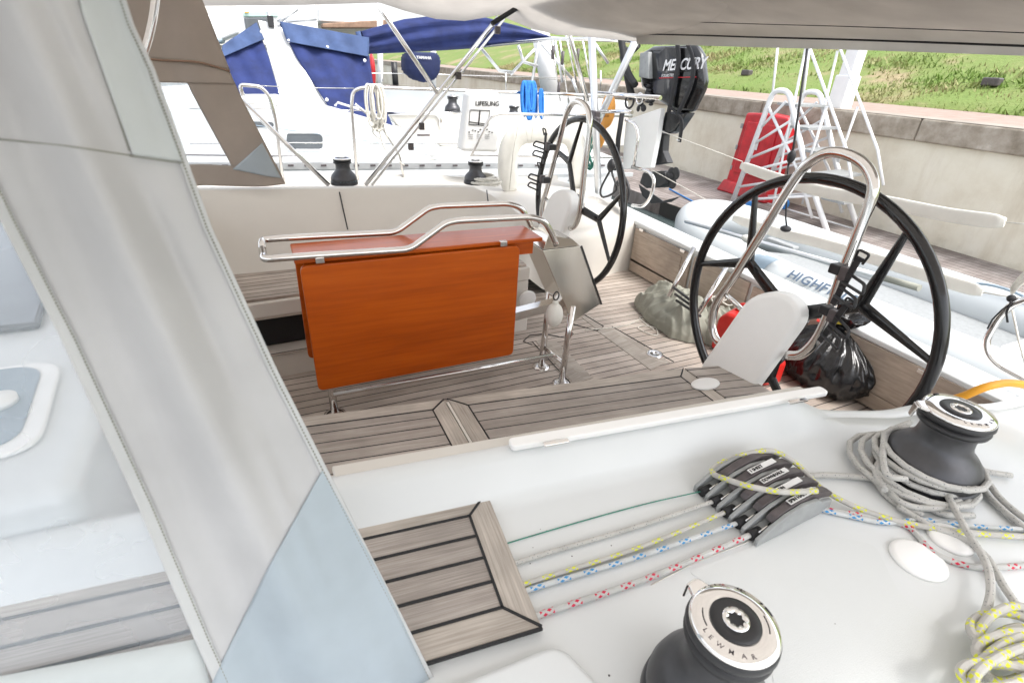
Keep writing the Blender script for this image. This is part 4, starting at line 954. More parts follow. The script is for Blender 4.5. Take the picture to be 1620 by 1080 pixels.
MB().tube(fillet(PXs([(1700, 455), (1640, 470), (1605, 478), (1582, 500), (1560, 538), (1562, 560), (1580, 580), (1640, 612), (1720, 650)], 2.6), .04, 5), .0135, 14).make('rail_tube', 'steel', pn)
m = MB(); m.tube(PXs([(1602, 478), (1585, 490), (1570, 505), (1562, 520)], 2.58), .003, 6); m.tube(PXs([(1600, 476), (1592, 495), (1594, 510)], 2.58), .004, 6); m.blob(PX(1600, 472, 2.6), .015, .015, .015); m.make('lashing', 'black_matte', pn)
MB().tube(PXs([(1598, 475), (1612, 540), (1640, 640)], 2.62), .004, 6).make('guard_wire', 'white_rope', pn)
m = MB()
for k in range(4): m.tube(PXs([(1640, 415+k*6), (1612, 440+k*4), (1600, 456+k*3)], 2.7), .006, 6)
tag(m.make('rope_tail', 'white_rope'), 'pale rope tails at the right edge above the stern rail', 'rope')
# backstay tackle line
m = MB(); m.tube([PX(1278, 70, 2.7), PX(1255, 235, 2.7), PX(1247, 262, 2.7)], .006, 8); m.blob(PX(1252, 248, 2.7), .022, .022, .035); m.tube([PX(1247, 262, 2.7), PX(1243, 345, 2.7), PX(1245, 362, 2.7)], .005, 6); m.blob(PX(1243, 362, 2.7), .03, .03, .018)
tag(m.make('control_line', 'black_matte'), 'thin black line with knot hanging from the bimini edge in front of the white steps', 'line')
# ------------------------------------------------------------------ outboard motor, built facing the camera in the plane X = 2.95
om = thing('outboard_motor', 'black outboard motor with white lettering strapped to a white board on the stern', 'outboard motor', PX(1040, 320, 2.95))
OX = 2.95
def pl(px, x0, th, mat, nm, bev=.01, segs=2): return MB().prism(PXs(px, x0), (th, 0, 0)).make(nm, mat, om, bevel=bev, segs=segs)
cow = PXs([(1013, 82), (1030, 72), (1098, 70), (1107, 85), (1112, 130), (1108, 145), (1092, 178), (1070, 180), (1030, 155), (1012, 140), (1008, 110)], OX)
cc = sum(cow, V((0, 0, 0)))/len(cow); rows = []
for k, (dx_, s_) in enumerate(((-.02, .0), (-.02, .80), (0., .92), (.03, .99), (.07, .96), (.10, .86), (.12, .6), (.12, 0))):
    rows.append([cc+(p-cc)*s_+V((dx_, 0, 0)) for p in cow])
m = MB().grid(rows, True); m.sm = [False]*len(m.f); m.make('cowling', 'black_gloss', om, bevel=.012, segs=3, wb=True)
pl([(1040, 86), (1052, 74), (1092, 76), (1096, 92), (1098, 112), (1048, 118), (1040, 104)], OX-.028, .02, 'black_gloss', 'cowling_panel', .006)
tl = PX(1048, 112, OX-.032); tr = PX(1104, 109, OX-.032)
rgt = (tr-tl).normalized(); upv = V((0, 0, 1))
text('MERCURY', tl, rgt, upv, (tr-tl).length*.27, 'white_text', om, shear=.25, bold=.002, sx=.95)
text('FOURSTROKE', tl+V((0, 0, -.045)), rgt, upv, .030, 'white_text', om, shear=.2, sx=1.0)
MB().beam(tl+V((-.002, .02, -.052)), tr+V((-.002, -.0, -.052)), .003, .006).make('red_stripe', 'red_text', om)
pl([(1052, 176), (1086, 178), (1066, 208), (1056, 212), (1043, 205)], OX, .10, 'black_gloss', 'lower_cowl', .015)
pl([(1036, 205), (1050, 212), (1048, 240), (1056, 258), (1030, 262)], OX+.02, .07, 'black_plastic', 'midsection', .01)
pl([(1016, 272), (1050, 270), (1056, 290), (1045, 297), (1020, 298), (1010, 290)], OX+.02, .10, 'black_plastic', 'gearcase', .02)
pl([(1010, 292), (1048, 318), (1075, 311), (1060, 320), (1030, 322), (1016, 310)], OX+.04, .015, 'black_plastic', 'skeg', .003)
c = PX(1053, 279, OX); MB().blob(c+V((.05, 0, 0)), .035, .05, .035).make('propeller_hub', 'black_plastic', om)
for k in range(3):
    a = k*2.09+.4; MB().blob(c+V((.05, .03*math.cos(a), .05*math.sin(a)))+V((0, -.03, 0)), .012, .045, .05, mt=Matrix.Rotation(a, 4, 'X')).make('propeller_blade', 'black_plastic', om)
pl([(990, 190), (1045, 171), (1040, 210), (1029, 266), (985, 268), (986, 230)], OX-.06, .05, 'white_plastic', 'mount_board', .008)
pl([(1012, 84), (1025, 82), (1026, 125), (1010, 122)], OX-.06, .08, 'grey_plastic', 'starter_housing', .008)
m = MB(); rd = random.Random(6)
for k in range(16): m.blob(PX(1018+rd.uniform(-12, 18), 150+rd.uniform(-14, 22), OX-.03), rd.uniform(.01, .03), rd.uniform(.012, .035), rd.uniform(.01, .03), n=10, m_=7)
m.make('clamp_bracket', 'black_plastic', om)
MB().tube([PX(996, 160, OX-.08)+V((0, .055*math.cos(a), .055*math.sin(a))) for a in [j*math.pi/12 for j in range(24)]], .009, 8, closed=True).make('clamp_screw', 'black_plastic', om)
MB().tube([PX(1012, 156, OX-.1)+V((0, .04*math.cos(a), .04*math.sin(a))) for a in [j*math.pi/10 for j in range(20)]], .007, 8, closed=True).make('clamp_screw', 'steel', om)
MB().tube(PXs([(1000, 155), (985, 90), (990, 75)], OX-.08), [.030, .026, .024], 12).make('tiller_arm', 'black_plastic', om)
MB().tube(PXs([(985, 100), (1000, 82), (1010, 72)], OX-.08), .022, 12).make('tiller_grip', 'black_plastic', om)
MB().tube(PXs([(945, 8), (975, 30), (990, 105), (1005, 135)], OX-.10), .028, 10, smooth=5).make('hoist_strap', 'black_matte', om)
MB().tube(PXs([(985, 175), (978, 220), (975, 270)], OX-.10), .022, 10).make('support_tube', 'black_plastic', om)
def strap(px, w_, x): 
    p = spline(PXs(px, x), 5); m = MB(); m.grid([[q+V((0, -w_/2, 0)), q+V((0, w_/2, 0))] for q in p]); m.make('strap', 'black_matte', om, solid=.005)
strap([(1072, 70), (1073, 100), (1066, 135), (1058, 178)], .045, OX-.05); strap([(1088, 70), (1096, 95), (1094, 130), (1075, 175), (1070, 180)], .04, OX-.052); strap([(1060, 170), (1078, 190), (1075, 225)], .035, OX-.055)
MB().box(PX(1073, 222, OX-.055), (.008, .04, .006)).make('strap_mark', 'white_text', om)
# ================================================================== ON THE SOLE: bag, cans, rubbish
from mathutils import noise as NZ
def fbm(p, o=3):
    return sum(NZ.noise(p*2**k)/2**k for k in range(o))
def cloth_fold(d, seed, amp, f=1.6):
    o = V((seed*3.1, seed*1.7, seed)); w_ = V((NZ.noise(d*1.3+o), NZ.noise(d*1.3+o*2), NZ.noise(d*1.3-o)))*.9
    d = V((d.x*1.3+d.y*.7, d.y*.6-d.x*.4+d.z*.5, d.z*.8+d.x*.5))
    r1 = 1-abs(NZ.noise(d*f+w_+o))*2; r2 = 1-abs(NZ.noise(d*f*2.3+w_*2-o))*2
    return 1+amp*(.5*fbm(d*1.2+o, 2)+.85*max(0, r1)**2+.16*max(0, r2)**2-.3)
def heap(name, c, r, seed, amp, mat, label, cat, f=1.6, rot=0):
    t = thing(name, label, cat, c); mt = Matrix.Rotation(rot, 4, 'Z')
    m = MB().blob(V(c)+V((0, 0, r[2]*.55)), *r, lambda d: cloth_fold(d, seed, amp, f), n=150, m_=100, mt=mt)
    m.v = [V((p.x, p.y, max(c[2]+.003+.006*abs(NZ.noise(p*14)), p.z))) for p in m.v]
    m.make('sack', mat, t); return t
cb1 = PZ(1052, 500, 0); hp = thing('canvas_bag', 'crumpled grey canvas bag lying on the sole by the transom', 'bag', (cb1.x+.04, cb1.y-.06, 0))
def drape(c, rx, ry, H, rot, seed, amp=.05, nr=80, na=200):
    rows = []; o = V((seed*2.3, seed*.7, seed)); cr_, sr_ = math.cos(rot), math.sin(rot)
    for i in range(nr+1):
        q = 1-i/nr; row = []
        for k in range(na):
            a = 2*math.pi*k/na; ed = 1+.16*NZ.noise(V((math.cos(a)*1.7, math.sin(a)*1.7, seed)))+.07*NZ.noise(V((math.cos(a)*5, math.sin(a)*5, seed)))
            x, y = rx*q*ed*math.cos(a), ry*q*ed*math.sin(a); p = V((x*5, y*5, 0))+o
            w_ = V((NZ.noise(p*.8), NZ.noise(p*.8+V((7, 3, 1))), 0))*1.1
            g1 = (1-abs(NZ.noise(V(((x*.8+y*.6)*11, (y*.8-x*.6)*4.5, 0))+w_*1.6+o))*2.4); g2 = 1-abs(NZ.noise(V(((x*.3-y*.9)*20, (x*.9+y*.3)*8, 0))+w_*2.5-o))*2.4
            env = max(0, 1-q**2.6)**.55; z = H*env*(.86+.35*NZ.noise(p*.55))+env**.5*amp*(max(-.4, g1)*.8+max(-.3, g2)*.34)
            row.append(V((c[0]+x*cr_-y*sr_+.03*env*NZ.noise(p*1.3), c[1]+x*sr_+y*cr_, max(.003, z+.006*(i < 3)))))
        rows.append(row)
    return MB().grid(rows[::1], True, flip=True)
drape((cb1.x+.03, cb1.y-.03), .20, .34, .165, -.25, 3).make('sack', 'grey_cloth', hp)
drape((cb1.x+.12, cb1.y-.36), .16, .21, .20, .3, 8, .05).make('flap', 'grey_cloth', hp)
MB().tube([V((cb1.x+.12+.05*math.sin(k*.9), cb1.y-.34+.03*math.cos(k*1.3)+.01*k, .22+.02*math.sin(k*1.7))) for k in range(12)], .004, 6, smooth=4).make('drawcord', 'white_rope', hp)
for a, b, lab in (((1098, 392), (1058, 470), 'left stainless tube leaning on the grey canvas bag'), ((1153, 418), (1102, 500), 'right stainless tube lying between the grey bag and the red can')):
    p2('boarding_tube', PX(*a, 2.33), PX(*b, 2.12), .015, 'steel', lab, 'tube')
m = MB()
for k in range(3): m.tube([PX(1066+k*2, 455+k*10, 2.12), PX(1102+k*3, 482+k*9, 2.10)], .008, 8)
tag(m.make('boarding_step', 'black_plastic'), 'black rungs lying against the grey canvas bag', 'rungs')
m = MB(); m.tube(PZs([(925, 522), (985, 516), (1015, 505), (1040, 508), (1060, 530), (1085, 535), (1050, 522), (1020, 515), (1010, 520), (1040, 530), (1030, 505), (1012, 503), (1035, 522)], .006), .0028, 6, smooth=8)
tag(m.make('cord', 'white_rope'), 'thin white cord looped on the teak sole beside the grey bag', 'cord')
def can(c, s, rz, label):
    t = thing('fuel_can', label, 'fuel can', c, 'red fuel cans by the helm'); mt = Matrix.Rotation(rz, 3, 'Z')
    w_, d_, h_ = .30*s, .17*s, .24*s
    prof = [(-w_/2, 0), (w_/2, 0), (w_/2, h_*.8), (w_/2-.04, h_), (-w_/2+.06, h_), (-w_/2, h_*.75)]
    MB().prism([V(c)+mt @ V((a, -d_/2, b+.005)) for a, b in prof], mt @ V((0, d_, 0))).make('can_body', 'red_can', t, bevel=.022, segs=4)
    MB().tube(fillet([V(c)+mt @ V(q) for q in ((-w_*.22, 0, h_), (-w_*.18, 0, h_+.045), (w_*.25, 0, h_+.045), (w_*.3, 0, h_))], .02, 4), .013, 10).make('handle', 'red_can', t)
    MB().lathe([(.032, 0), (.032, .03), (.02, .034)], V(c)+mt @ V((-w_*.36, 0, h_*.86)), mt @ V((-.5, 0, 1)), n=24).make('cap', 'black_plastic', t)
c1 = PZ(1160, 560, 0); can((c1.x+.04, c1.y-.02, 0), 1.0, 1.9, 'red fuel can standing between the grey bag and the near pedestal')
c2 = PZ(1215, 612, 0); can((c2.x+.03, c2.y+.10, 0), .7, 1.5, 'red fuel can mostly hidden behind the near helm pedestal')
ct = PZ(1305, 600, 0); tr_ = thing('rubbish_bag', 'shiny black rubbish bag tied with a yellow strip behind the near wheel', 'rubbish bag', (ct.x, ct.y, 0))
rows = []; prf = [(0, .004), (.12, .002), (.19, .02), (.225, .08), (.225, .15), (.19, .22), (.13, .275), (.07, .315), (.035, .335), (.05, .36), (.085, .40), (.10, .43), (.07, .415), (.0, .36)]
pz = spline([V((a, b, 0)) for a, b in prf], 6)
for q in pz:
    row = []
    for k in range(180):
        th = 2*math.pi*k/180; d = V((math.cos(th), math.sin(th), q.y*2.2)); up1 = sm(.08, .32, q.y)
        pl_ = (1-abs(NZ.noise(V((math.cos(th)*4.2, math.sin(th)*4.2, q.y*2.5)))*2))
        pl2 = (1-abs(NZ.noise(V((math.cos(th)*9, math.sin(th)*9, q.y*4+3)))*2))
        cr = NZ.noise(d*2.1+V((0, 0, 5)))+.5*(1-abs(NZ.noise(d*6)*2))
        k_ = 1+up1*(.22*pl_+.10*pl2-.16)+(1-up1)*(.16*cr+.05*pl2-.04)
        r_ = q.x*k_; row.append(V((ct.x-.02+r_*math.cos(th)*.85, ct.y-.0+r_*math.sin(th)*1.05, max(.003, q.y*(.93+.1*NZ.noise(d*1.5))+.012*cr*up1*(q.x > .05)))))
    rows.append(row)
MB().grid(rows, True, flip=False).make('sack', 'trash', tr_)
MB().tube([V((ct.x-.02+.055*math.cos(a), ct.y+.03+.06*math.sin(a), .335+.012*math.sin(2*a))) for a in [j*math.pi/8 for j in range(16)]], .009, 8, closed=True).make('tie', 'yellow_strip', tr_)
# ================================================================== DINGHY
dg = thing('inflatable_dinghy', 'pale grey inflatable dinghy with dark lettering floating behind the stern', 'dinghy', (4.7, 1.5, -.6))
DZ = -.36
near = [V((4.25, -1.6, DZ)), V((4.25, 1.0, DZ)), V((4.27, 2.6, DZ)), V((4.42, 4.1, DZ+.03)), V((4.78, 4.75, DZ+.10)), V((5.05, 4.85, DZ+.12))]
farp = [V((5.05, 4.85, DZ+.12)), V((5.35, 4.7, DZ+.10)), V((5.62, 4.1, DZ+.04)), V((5.72, 2.6, DZ)), V((5.72, 1.0, DZ)), V((5.72, -1.6, DZ))]
pts = spline(near+farp[1:], 8); m = MB(); m.tube(pts, .235, 28); m.make('tube', 'dinghy', dg)
m = MB(); m.tube([p+V((0, 0, -.225)) for p in pts], .05, 10); m.make('rubbing_strake', 'dinghy_dark', dg)
m = MB().prism([V((4.35, -1.6, -.45)), V((5.6, -1.6, -.45)), V((5.6, 3.6, -.42)), V((4.8, 4.0, -.38)), V((4.4, 3.4, -.42))], (0, 0, .03)); m.make('floor', 'grey_plastic', dg)
MB().box((5.0, 1.2, -.15), (1.3, .28, .04)).make('thwart', 'white_plastic', dg, bevel=.01)
# lettering on the near tube, facing the camera
def ontube(y, th, r=.238): return V((4.262-r*math.cos(th), y, DZ+r*math.sin(th)))
th = 1.0; up_ = V((math.sin(th), 0, math.cos(th)))
tp0 = ontube(2.75, th-.15)
adv = 0
for i, ch in enumerate('HIGHFIELD'):
    text(ch, ontube(2.86-adv, th-.12), (0, -1, 0), V((math.sin(th-.12), 0, math.cos(th-.12))), .125, 'navy_text', dg, bold=.002, ext=.002); adv += {'I': .042, 'G': .098, 'H': .092, 'F': .072, 'E': .076, 'L': .068}.get(ch, .09)
for ya_, yb_ in ((3.32, 3.10), (3.62, 3.42)):
    rows = [[(lambda c_, a: c_+V((-math.cos(a), .25*0, math.sin(a)))*.239)(V((4.262+.12*max(0, yy_-2.75)**1.6, yy_, DZ+.002)), .55+1.05*k/8) for yy_ in [ya_+(yb_-ya_)*j/4 for j in range(5)]] for k in range(9)]
    MB().grid(rows).make('patch', 'dinghy_dark', dg)
for y in (.95, 1.9):
    m = MB().tube([V((5.72-.12, y+.22*math.cos(a), DZ+.20+.06*math.sin(a))) for a in [j*math.pi/10 for j in range(11)]], .012, 8); m.make('grab_handle', 'dinghy_dark', dg)
for a, b, lab in (((1075, 352), (1335, 425), 'white oar lying along the near tube of the grey dinghy'),):
    oa = thing('oar', lab, 'oar', PX(1200, 385, 4.2))
    p, q = PX(1085, 350, 4.25), PX(1400, 440, 4.0); MB().tube([p, q], .022, 12).make('shaft', 'aluminium', oa); d = (q-p).normalized()
    MB().tube([q, q+d*.25], .024, 12).make('grip', 'grey_cloth', oa)
    MB().blob(p.lerp(q, .42), .05, .09, .04).make('collar', 'white_rope', oa); MB().box(p.lerp(q, .55)+V((.1, 0, .02)), (.08, .3, .03)).make('oar_lock', 'grey_plastic', oa, bevel=.01)
m = MB(); m.tube([V((3.2, 4.6, -.45)), V((4.2, 4.9, -.35)), V((5.6, 4.4, -.38))], .012, 6); m.tube([V((5.6, 4.6, -.385)), V((6.3, 7.0, -.385))], .012, 6, smooth=0)
tag(m.make('mooring_line', 'blue_line'), 'blue mooring line running over the dock past the dinghy bow', 'rope')
# ================================================================== DOCK THINGS
rb = thing('hose_cabinet', 'worn red plastic hose cabinet leaning against the quay wall', 'cabinet', (7.3, 6.2, -.4))
bw = PX(1150, 297, 7.3); bt = PX(1178, 173, 7.3); bw2 = PX(1232, 320, 7.3); bt2 = PX(1250, 180, 7.3)
yl, yr_ = 6.74, 5.84; zb_, zt2 = -.4, .86
MB().prism([(7.28, yl, zb_+.15), (7.28, yr_, zb_+.15), (7.33, yr_+.04, zt2), (7.33, (yl+yr_)/2, zt2+.03), (7.33, yl-.04, zt2)], (.30, 0, 0)).make('cabinet_body', 'red_plastic', rb, bevel=.04, segs=4)
MB().prism([(7.2, yl+.10, zb_), (7.2, yr_-.06, zb_), (7.24, yr_, zb_+.2), (7.24, yl+.02, zb_+.2)], (.42, 0, 0)).make('plinth', 'red_plastic', rb, bevel=.03)
MB().prism([(7.262, yl-.12, zb_+.34), (7.262, yr_+.12, zb_+.34), (7.30, yr_+.16, zt2-.12), (7.30, yl-.14, zt2-.12)], (.03, 0, 0)).make('door', 'red_plastic', rb, bevel=.015)
MB().box((7.27, 6.28, .42), (.01, .06, .15)).make('label', 'label_white', rb)
for z in (.0, .33, .66): MB().box((7.30, yl-.05, z), (.03, .03, .07)).make('hinge', 'grey_plastic', rb)
# white folding steps
ls = thing('boarding_steps', 'white aluminium wheeled boarding steps with lattice sides on the dock', 'steps', (6.9, 5.4, -.4))
def lt(pp, r=.022, nm='rail', mat='white_paint', fil=0): MB().tube(fillet(pp, fil, 5) if fil else pp, r, 8).make(nm, mat, ls)
for X, s, nm in ((6.55, 0, 'near'), (7.25, 1, 'far')):
    dx_, dy_ = (0, 0)
    top = PX(1222, 150, 6.55); bL = PX(1160, 312, 6.55); bR = PX(1322, 345, 6.55); tR = PX(1240, 150, 6.55)
    D_ = V((.75, 0, 0))*s + V((0, .10, 0))*s
    zf = -.4
    bL = V((6.55, bL.y, zf)); bR = V((6.55, bR.y, zf))
    lt([bL+D_, top+D_+V((0, 0, .05)), tR+D_+V((0, -.06, .05)), PX(1275, 265, 6.55)+D_, bR+D_], .036, 'stringer', fil=.10)
    lt([top+D_+V((0, .05, -.12)), PX(1262, 270, 6.55)+D_, PX(1285, 345, 6.55)+D_], .020)
    for k in range(6):
        f0 = k/6; a = top.lerp(bL, .12+.8*f0); b = tR.lerp(bR, min(1, .05+.8*f0)); c = top.lerp(bL, min(1, .12+.8*f0+.16))
        lt([c+D_, b+D_], .019, 'lattice_bar')
    lt([PX(1232, 60, 6.55)+D_, PX(1222, 150, 6.55)+D_], .016); lt([PX(1275, 60, 6.55)+D_, PX(1340, 240, 6.55)+D_, PX(1350, 300, 6.55)+D_], .018)
    lt([PX(1275, 75, 6.55)+D_, PX(1240, 240, 6.55)+D_, PX(1222, 330, 6.55)+D_], .016)
    lt([PX(1308, 168, 6.55)+D_, PX(1275, 270, 6.55)+D_], .016)
    lt([bL+D_, bR+D_], .018, 'base_bar'); 
for k in range(5):
    a = PX(1240, 163, 6.55).lerp(PX(1318, 330, 6.55), k/4.4); MB().prism([a+V((0, .10, 0)), a+V((0, -.22, 0)), a+V((.75, -.12, 0)), a+V((.75, .2, 0))], (0, 0, -.03)).make('tread', 'grey_plastic', ls)
for s in (0, 1):
    MB().lathe([(.07, -.02), (.08, -.01), (.08, .01), (.07, .02)], V((6.5+.75*s, 5.45, -.32)), (1, 0, 0), n=20).make('wheel', 'blue_line', ls)
q0 = PZ(1326, 172, 1.02); lp = thing('lamp_column', 'square white lamp column rising from the footpath through the grass bank', 'column', q0)
MB().prism([q0+V(a) for a in ((-.10, -.10, 0), (.10, -.10, 0), (.10, .10, 0), (-.10, .10, 0))], (0, 0, 4.2)).make('shaft', 'white_paint', lp, bevel=.02)
MB().prism([q0+V(a) for a in ((-.125, -.125, 0), (.125, -.125, 0), (.125, .125, 0), (-.125, .125, 0))], (0, 0, .45)).make('base_casing', 'white_paint', lp, bevel=.02)
def bank(u, v):      # hit point of a pixel on the grass bank
    r = ray(u, v); t = .001
    for k in range(4000):
        t *= 1.0025; p = V((r[0]*t, r[1]*t, CAMH+r[2]*t)); dx = p.x-GX(p.y)
        if dx > 0 and p.z <= 1.0+dx*.36*(1-math.sqrt(dx/60)*.35): return p
    return PX(u, v, 14)
for uv_, lab in (((1180, 122), 'black floodlight box on the grass bank near the outboard'), ((1565, 140), 'flat dark floodlight box on the grass bank at the far right')):
    p = bank(*uv_); t = thing('floodlight', lab, 'floodlight', p); MB().box(p+V((0, 0, .11)), (.18, .30, .15)).make('housing', 'dark_lever', t, bevel=.03); MB().box(p+V((0, .08, 0)), (.05, .05, .2)).make('stake', 'dark_lever', t)
# ================================================================== NEIGHBOUR BOATS
nb = thing('neighbour_yacht', 'white yacht with blue canvas covers moored on the far side', 'yacht', (1.5, 7.2, -.62))
rows = []
for x in [-9+.5*i for i in range(27)]:
    k = 1.0 if x > -3 else max(.15, 1-((-3-x)/6.5)**2); hw = 1.75*k; yc = 7.2
    rows.append([(x, yc+s*hw*w_, z) for s, w_, z in ((-1, .8, -.7), (-1, .98, -.1), (-1, 1.0, .33), (-1, .985, .40), (-1, .96, .40), (-1, .75, .42), (0, 0, .45), (1, .75, .42), (1, .985, .40), (1, 1, .33), (1, .8, -.7))])
MB().grid(rows).make('hull', 'gelcoat', nb, solid=.02)
def ny(px, y): return PYs(px, y)
cab = ny([(150, 165), (330, 152), (440, 153), (530, 172), (640, 205), (700, 232), (700, 262), (150, 275)], 6.0)
MB().prism(cab, (0, 2.3, 0)).make('cabin', 'gelcoat', nb, bevel=.06, segs=5)
for w_ in ([(453, 210), (505, 210), (511, 216), (511, 234), (506, 237), (456, 237), (451, 230)], [(400, 192), (432, 193), (434, 200), (404, 202)]):
    f = MB().prism([a+V((0, -.012, 0)) for a in fillet(ny(w_, 6.0), .02, 4, True)], (0, .02, 0)).make('window', 'glass_dark', nb, bevel=.004)
    if len(w_) > 4: MB().tube([a+V((0, -.014, 0)) for a in fillet(ny(w_, 6.0), .02, 4, True)], .008, 6, closed=True).make('window_frame', 'aluminium', f)
for x0_, x1_ in ((330, 440), (530, 600)):
    MB().tube(ny([(x0_, 168), (x0_+4, 162), (x1_-4, 164 if x0_ < 400 else 182), (x1_, 172 if x0_ < 400 else 190)], 5.95), .012, 8).make('hand_rail', 'steel', nb)
for k in range(26): MB().box(PY(330+k*26, 262, 5.43), (.05, .01, .018)).make('rail_slot', 'dark_lever', nb)
MB().tube(ny([(200, 244), (500, 248), (760, 250)], 5.9), .008, 6).make('track', 'dark_lever', nb)
for a_, b_ in (((330, 188), (700, 240)), ((330, 252), (700, 256))): MB().tube(ny([a_, b_], 5.985), .004, 5).make('moulding_line', 'dinghy_dark', nb)
MB().box(PY(560, 232, 6.0), (.22, .02, .04)).make('cleat', 'aluminium', nb)
MB().beam(PY(660, 214, 6.02), PY(680, 214, 6.02), .01, .02).make('vent', 'dark_lever', nb)
cp = ny([(612, 178), (995, 184), (995, 232), (700, 232), (630, 200)], 6.35); MB().prism(cp, (0, .12, 0)).make('cockpit_coaming', 'cream', nb, bevel=.02)
MB().tube(fillet(ny([(612, 180), (690, 180), (697, 188), (697, 202)], 6.33), .05, 5), .02, 8).make('hand_rail', 'steel', nb)
MB().prism(ny([(600, 140), (800, 146), (995, 160), (995, 186), (600, 180)], 7.6), (0, .15, 0)).make('far_coaming', 'gelcoat', nb, bevel=.03)
MB().beam(PY(300, 262, 5.46), PY(1000, 262, 5.46), .04, .06).make('toe_rail', 'aluminium', nb)
# blue hood
def hood(L, R, mat, nm, y0, y1, seed=0, nu=24, nv=30, amp=.02):
    def fn(u, v): 
        vb = min(1, max(0, (v-35)/160.)); y = y1+(y0-y1)*vb; return PY(u, v, y+amp*math.sin(u/11.+v/23.+seed)+amp*.6*math.sin(u/5.-v/9.))
    return sheet(L, R, nu, nv, fn).make(nm, mat, nb, solid=.004)
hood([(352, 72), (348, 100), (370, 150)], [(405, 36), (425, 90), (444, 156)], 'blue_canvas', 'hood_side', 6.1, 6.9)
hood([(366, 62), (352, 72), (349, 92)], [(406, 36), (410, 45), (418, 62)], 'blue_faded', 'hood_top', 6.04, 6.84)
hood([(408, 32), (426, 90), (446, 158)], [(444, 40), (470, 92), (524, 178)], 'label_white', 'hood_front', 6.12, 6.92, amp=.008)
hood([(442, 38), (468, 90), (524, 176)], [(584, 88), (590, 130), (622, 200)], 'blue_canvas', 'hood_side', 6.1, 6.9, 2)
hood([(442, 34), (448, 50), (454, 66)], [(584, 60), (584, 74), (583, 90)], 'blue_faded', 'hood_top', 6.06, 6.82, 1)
for uv_ in ((414, 51), (425, 71), (436, 113), (443, 146), (457, 65), (518, 75), (577, 96), (517, 158)):
    p = PY(*uv_, 6.1+.8*(1-min(1, max(0, (uv_[1]-35)/160.)))-.04); MB().blob(p, .018, .01, .018, n=10, m_=6).make('press_stud', 'white_paint', nb)
MB().box(PY(428, 34, 6.86), (.06, .06, .10)).make('fitting', 'black_plastic', nb)
for a, b in (((430, 38), (424, 20)), ((440, 36), (470, 14)), ((452, 34), (500, 30))): MB().tube([PY(*a, 6.86), PY(*b, 6.9)], .02, 8).make('deck_gear', 'aluminium', nb)
# boom cover
P1 = [(572, 52, 86), (640, 33, 83), (700, 26, 80), (760, 28, 76), (820, 44, 70), (862, 58, 66)]
rows = []
for i in range(41):
    t = i/40; k = t*(len(P1)-1); j = min(int(k), len(P1)-2); f = k-j; u = P1[j][0]+(P1[j+1][0]-P1[j][0])*f; v0 = P1[j][1]+(P1[j+1][1]-P1[j][1])*f; v1 = P1[j][2]+(P1[j+1][2]-P1[j][2])*f
    a, b = PY(u, v0-2, 7.2), PY(u, v1, 7.2); c = (a+b)/2; hh = (a.z-b.z)/2
    rows.append([c+V((0, -.16*math.sin(th)*(1+.25*math.sin(th*7+i*.15)), hh*math.cos(th))) for th in [q*math.pi/14 for q in range(28)]])
m = MB().grid(rows, True, flip=True); m.make('boom_cover', 'blue_canvas', nb, solid=.004)
MB().tube([PY(566, 50, 7.0), PY(575, 85, 7.0), PY(582, 110, 6.9)], .03, 8).make('cover_end', 'blue_faded', nb)
# neighbour lifelines
for px in ([(300, 118), (600, 116), (1000, 126)], [(560, 116), (680, 117), (880, 126)]): MB().tube(ny(px, 8.9), .006, 6).make('guard_wire', 'steel', nb)
for u in (604, 680, 800, 950): MB().tube([PY(u, 112, 8.9), PY(u+1, 150, 8.9)], .014, 8).make('stanchion', 'steel', nb)
winch(PY(716, 178, 6.45), .065, .19, 'navy capped winch on the neighbouring yacht behind the crossed struts', 'winches of the neighbouring yacht', writing=False)
winch(PY(812, 188, 6.45), .065, .16, 'winch on the neighbouring yacht below the blue rope hank', 'winches of the neighbouring yacht', writing=False)
gb = MB().blob(PY(608, 225, 6.0)*0+PY(684, 242, 5.6), .10, .08, .05); tag(gb.make('fairlead', 'white_paint'), 'white fairlead with a line on the side deck of the neighbouring yacht', 'fitting')
line('mooring_line', [PY(600, 262, 5.5), PY(690, 250, 5.5), PY(735, 225, 5.5), PY(745, 215, 5.5)], .012, 'white_rope', 'pale line slanting across the neighbouring yacht deck below the sling bag')
# covered outboard on its stern
yo = thing('covered_outboard', 'small outboard motor under a navy canvas cover on the neighbouring stern rail', 'outboard motor', PY(668, 128, 8.6))
cv = ny([(641, 88), (650, 82), (690, 84), (695, 92), (695, 112), (688, 125), (672, 131), (655, 126), (641, 112)], 8.6); cc = sum(cv, V((0, 0, 0)))/len(cv)
m = MB().grid([[cc+(p-cc)*s_*(1+.03*math.sin(9*i))+V((0, dy_, 0)) for i, p in enumerate(fillet(cv, .05, 4, True))] for dy_, s_ in ((-.12, .0), (-.12, .85), (-.05, 1.), (.25, 1.), (.32, .8), (.32, 0))], True); m.make('cover', 'navy_canvas', yo, wb=True)
text('YAMAHA', PY(659, 93, 8.46), (1, 0, 0), (0, 0, 1), .055, 'white_text', yo, bold=.001)
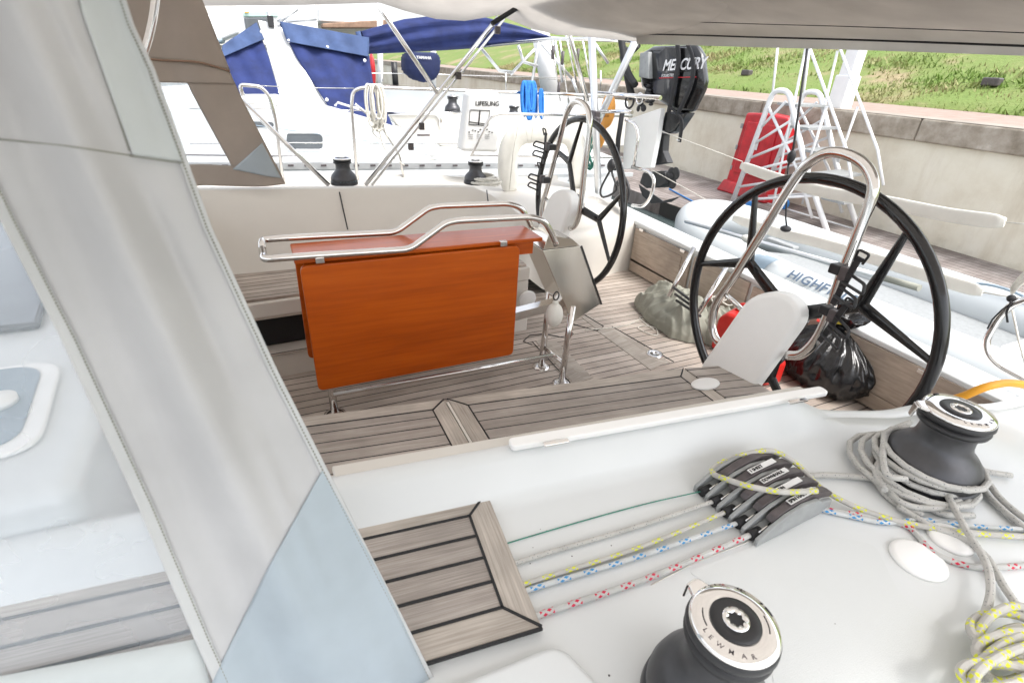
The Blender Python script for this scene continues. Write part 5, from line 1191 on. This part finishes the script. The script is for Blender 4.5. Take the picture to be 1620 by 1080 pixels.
# second set of gear beyond: masts, rigging and stern arch
for u0, u1, yy_, r, nm, lab in ((852, 870, 9.5, .16, 'mast', 'thick white mast beyond the blue rope hank'), (601, 602, 10.5, .05, 'post', 'slim pale post standing beyond the neighbouring stern'), (685, 686, 10., .05, 'post', 'thin pale post behind the crossed struts')):
    tag(MB().tube([PY(u0, 30, yy_), PY(u1, 150, yy_)], r, 20).make(nm, 'white_paint'), lab, nm)
ar = thing('stern_arch', 'tubular stern arch of the neighbouring yacht in front of the grass bank', 'frame', PY(850, 130, 7.5))
for px in ([(757, 72), (850, 60), (1010, 66)], [(760, 75), (790, 112), (812, 115)], [(852, 66), (842, 130)], [(846, 78), (808, 118)], [(855, 68), (905, 125)], [(905, 125), (915, 150)], [(878, 66), (890, 130)], [(820, 72), (828, 98), (850, 105)], [(940, 68), (962, 100)]):
    MB().tube(ny(px, 7.5), .022, 8).make('arch_tube', 'aluminium', ar)
rg_ = thing('rigging', 'bundle of rigging wires and black turnbuckles beyond the far wheel', 'rigging', PY(890, 150, 6.8))
for a, b in (((873, 60), (886, 160)), ((885, 60), (900, 165)), ((895, 55), (912, 130)), ((922, 65), (936, 140)), ((866, 60), (880, 110)), ((902, 60), (925, 160))): MB().tube([PY(*a, 6.8), PY(*b, 6.8)], .012, 6).make('wire', 'steel', rg_)
for uv_ in ((875, 83), (914, 88), (884, 140), (890, 92)): 
    p = PY(*uv_, 6.76); MB().tube([p+V((0, 0, .08)), p-V((0, 0, .08))], .022, 8).make('turnbuckle', 'dark_lever', rg_)
# black and red clutter beyond the neighbour's stern
tag(MB().tube([PY(623, 98, 9.5), PY(626, 135, 9.5)], .05, 10).make('furling_drum', 'black_plastic'), 'black furling drum between pale posts beyond the blue cover', 'furler')
tag(MB().blob(PY(589, 112, 9.6), .05, .1, .25).make('fender', 'red_plastic'), 'small red fender at the edge of the blue hood', 'fender')
# background at top left
bb = thing('harbour_truck', 'pale lorry with mint stripe and dark windscreen beyond the blue hood', 'lorry', PY(400, 60, 16))
def fb(px, y, th, mat, nm, par): return MB().prism(PYs(px, y), (0, th, 0)).make(nm, mat, par, bevel=.05)
fb([(372, 6), (500, 6), (505, 60), (372, 62)], 15, 4, 'white_paint', 'body', bb); fb([(385, 18), (440, 18), (440, 27), (385, 27)], 14.95, .04, 'mint', 'stripe', bb); fb([(386, 28), (430, 28), (432, 52), (390, 52)], 14.93, .05, 'glass_dark', 'windscreen', bb); fb([(387, 19), (394, 19), (394, 21), (387, 21)], 14.9, .04, 'yellow', 'lamp', bb)
for u in (375, 470): MB().lathe([(.5, -.15), (.55, 0), (.5, .15)], V((PY(u, 60, 15).x, 15, .9-1.0)), (0, 1, 0), n=24).make('wheel', 'black_plastic', bb)
b2_ = thing('white_cabin_boat', 'boxy white boat cabin at the top left beyond the brown canvas', 'boat', PY(350, 60, 12))
fb([(300, 24), (362, 24), (380, 52), (345, 66), (300, 70)], 11, 2, 'white_paint', 'cabin', b2_); fb([(300, 64), (352, 60), (352, 68), (300, 74)], 10.9, 2, 'dinghy_dark', 'hull', b2_)
b3_ = thing('marina_building', 'low pale building with brown balustrade roof beyond the blue boom cover', 'building', PY(540, 60, 26))
fb([(200, 8), (560, 8), (600, 45), (600, 70), (200, 75)], 24, 5, 'building', 'wall', b3_); fb([(505, 12), (620, 22), (620, 40), (505, 34)], 22, 3, 'white_paint', 'roof', b3_); fb([(510, 37), (620, 31), (620, 45), (510, 45)], 21.8, .5, 'brown_roof', 'balustrade', b3_)
SC.render.film_transparent = False
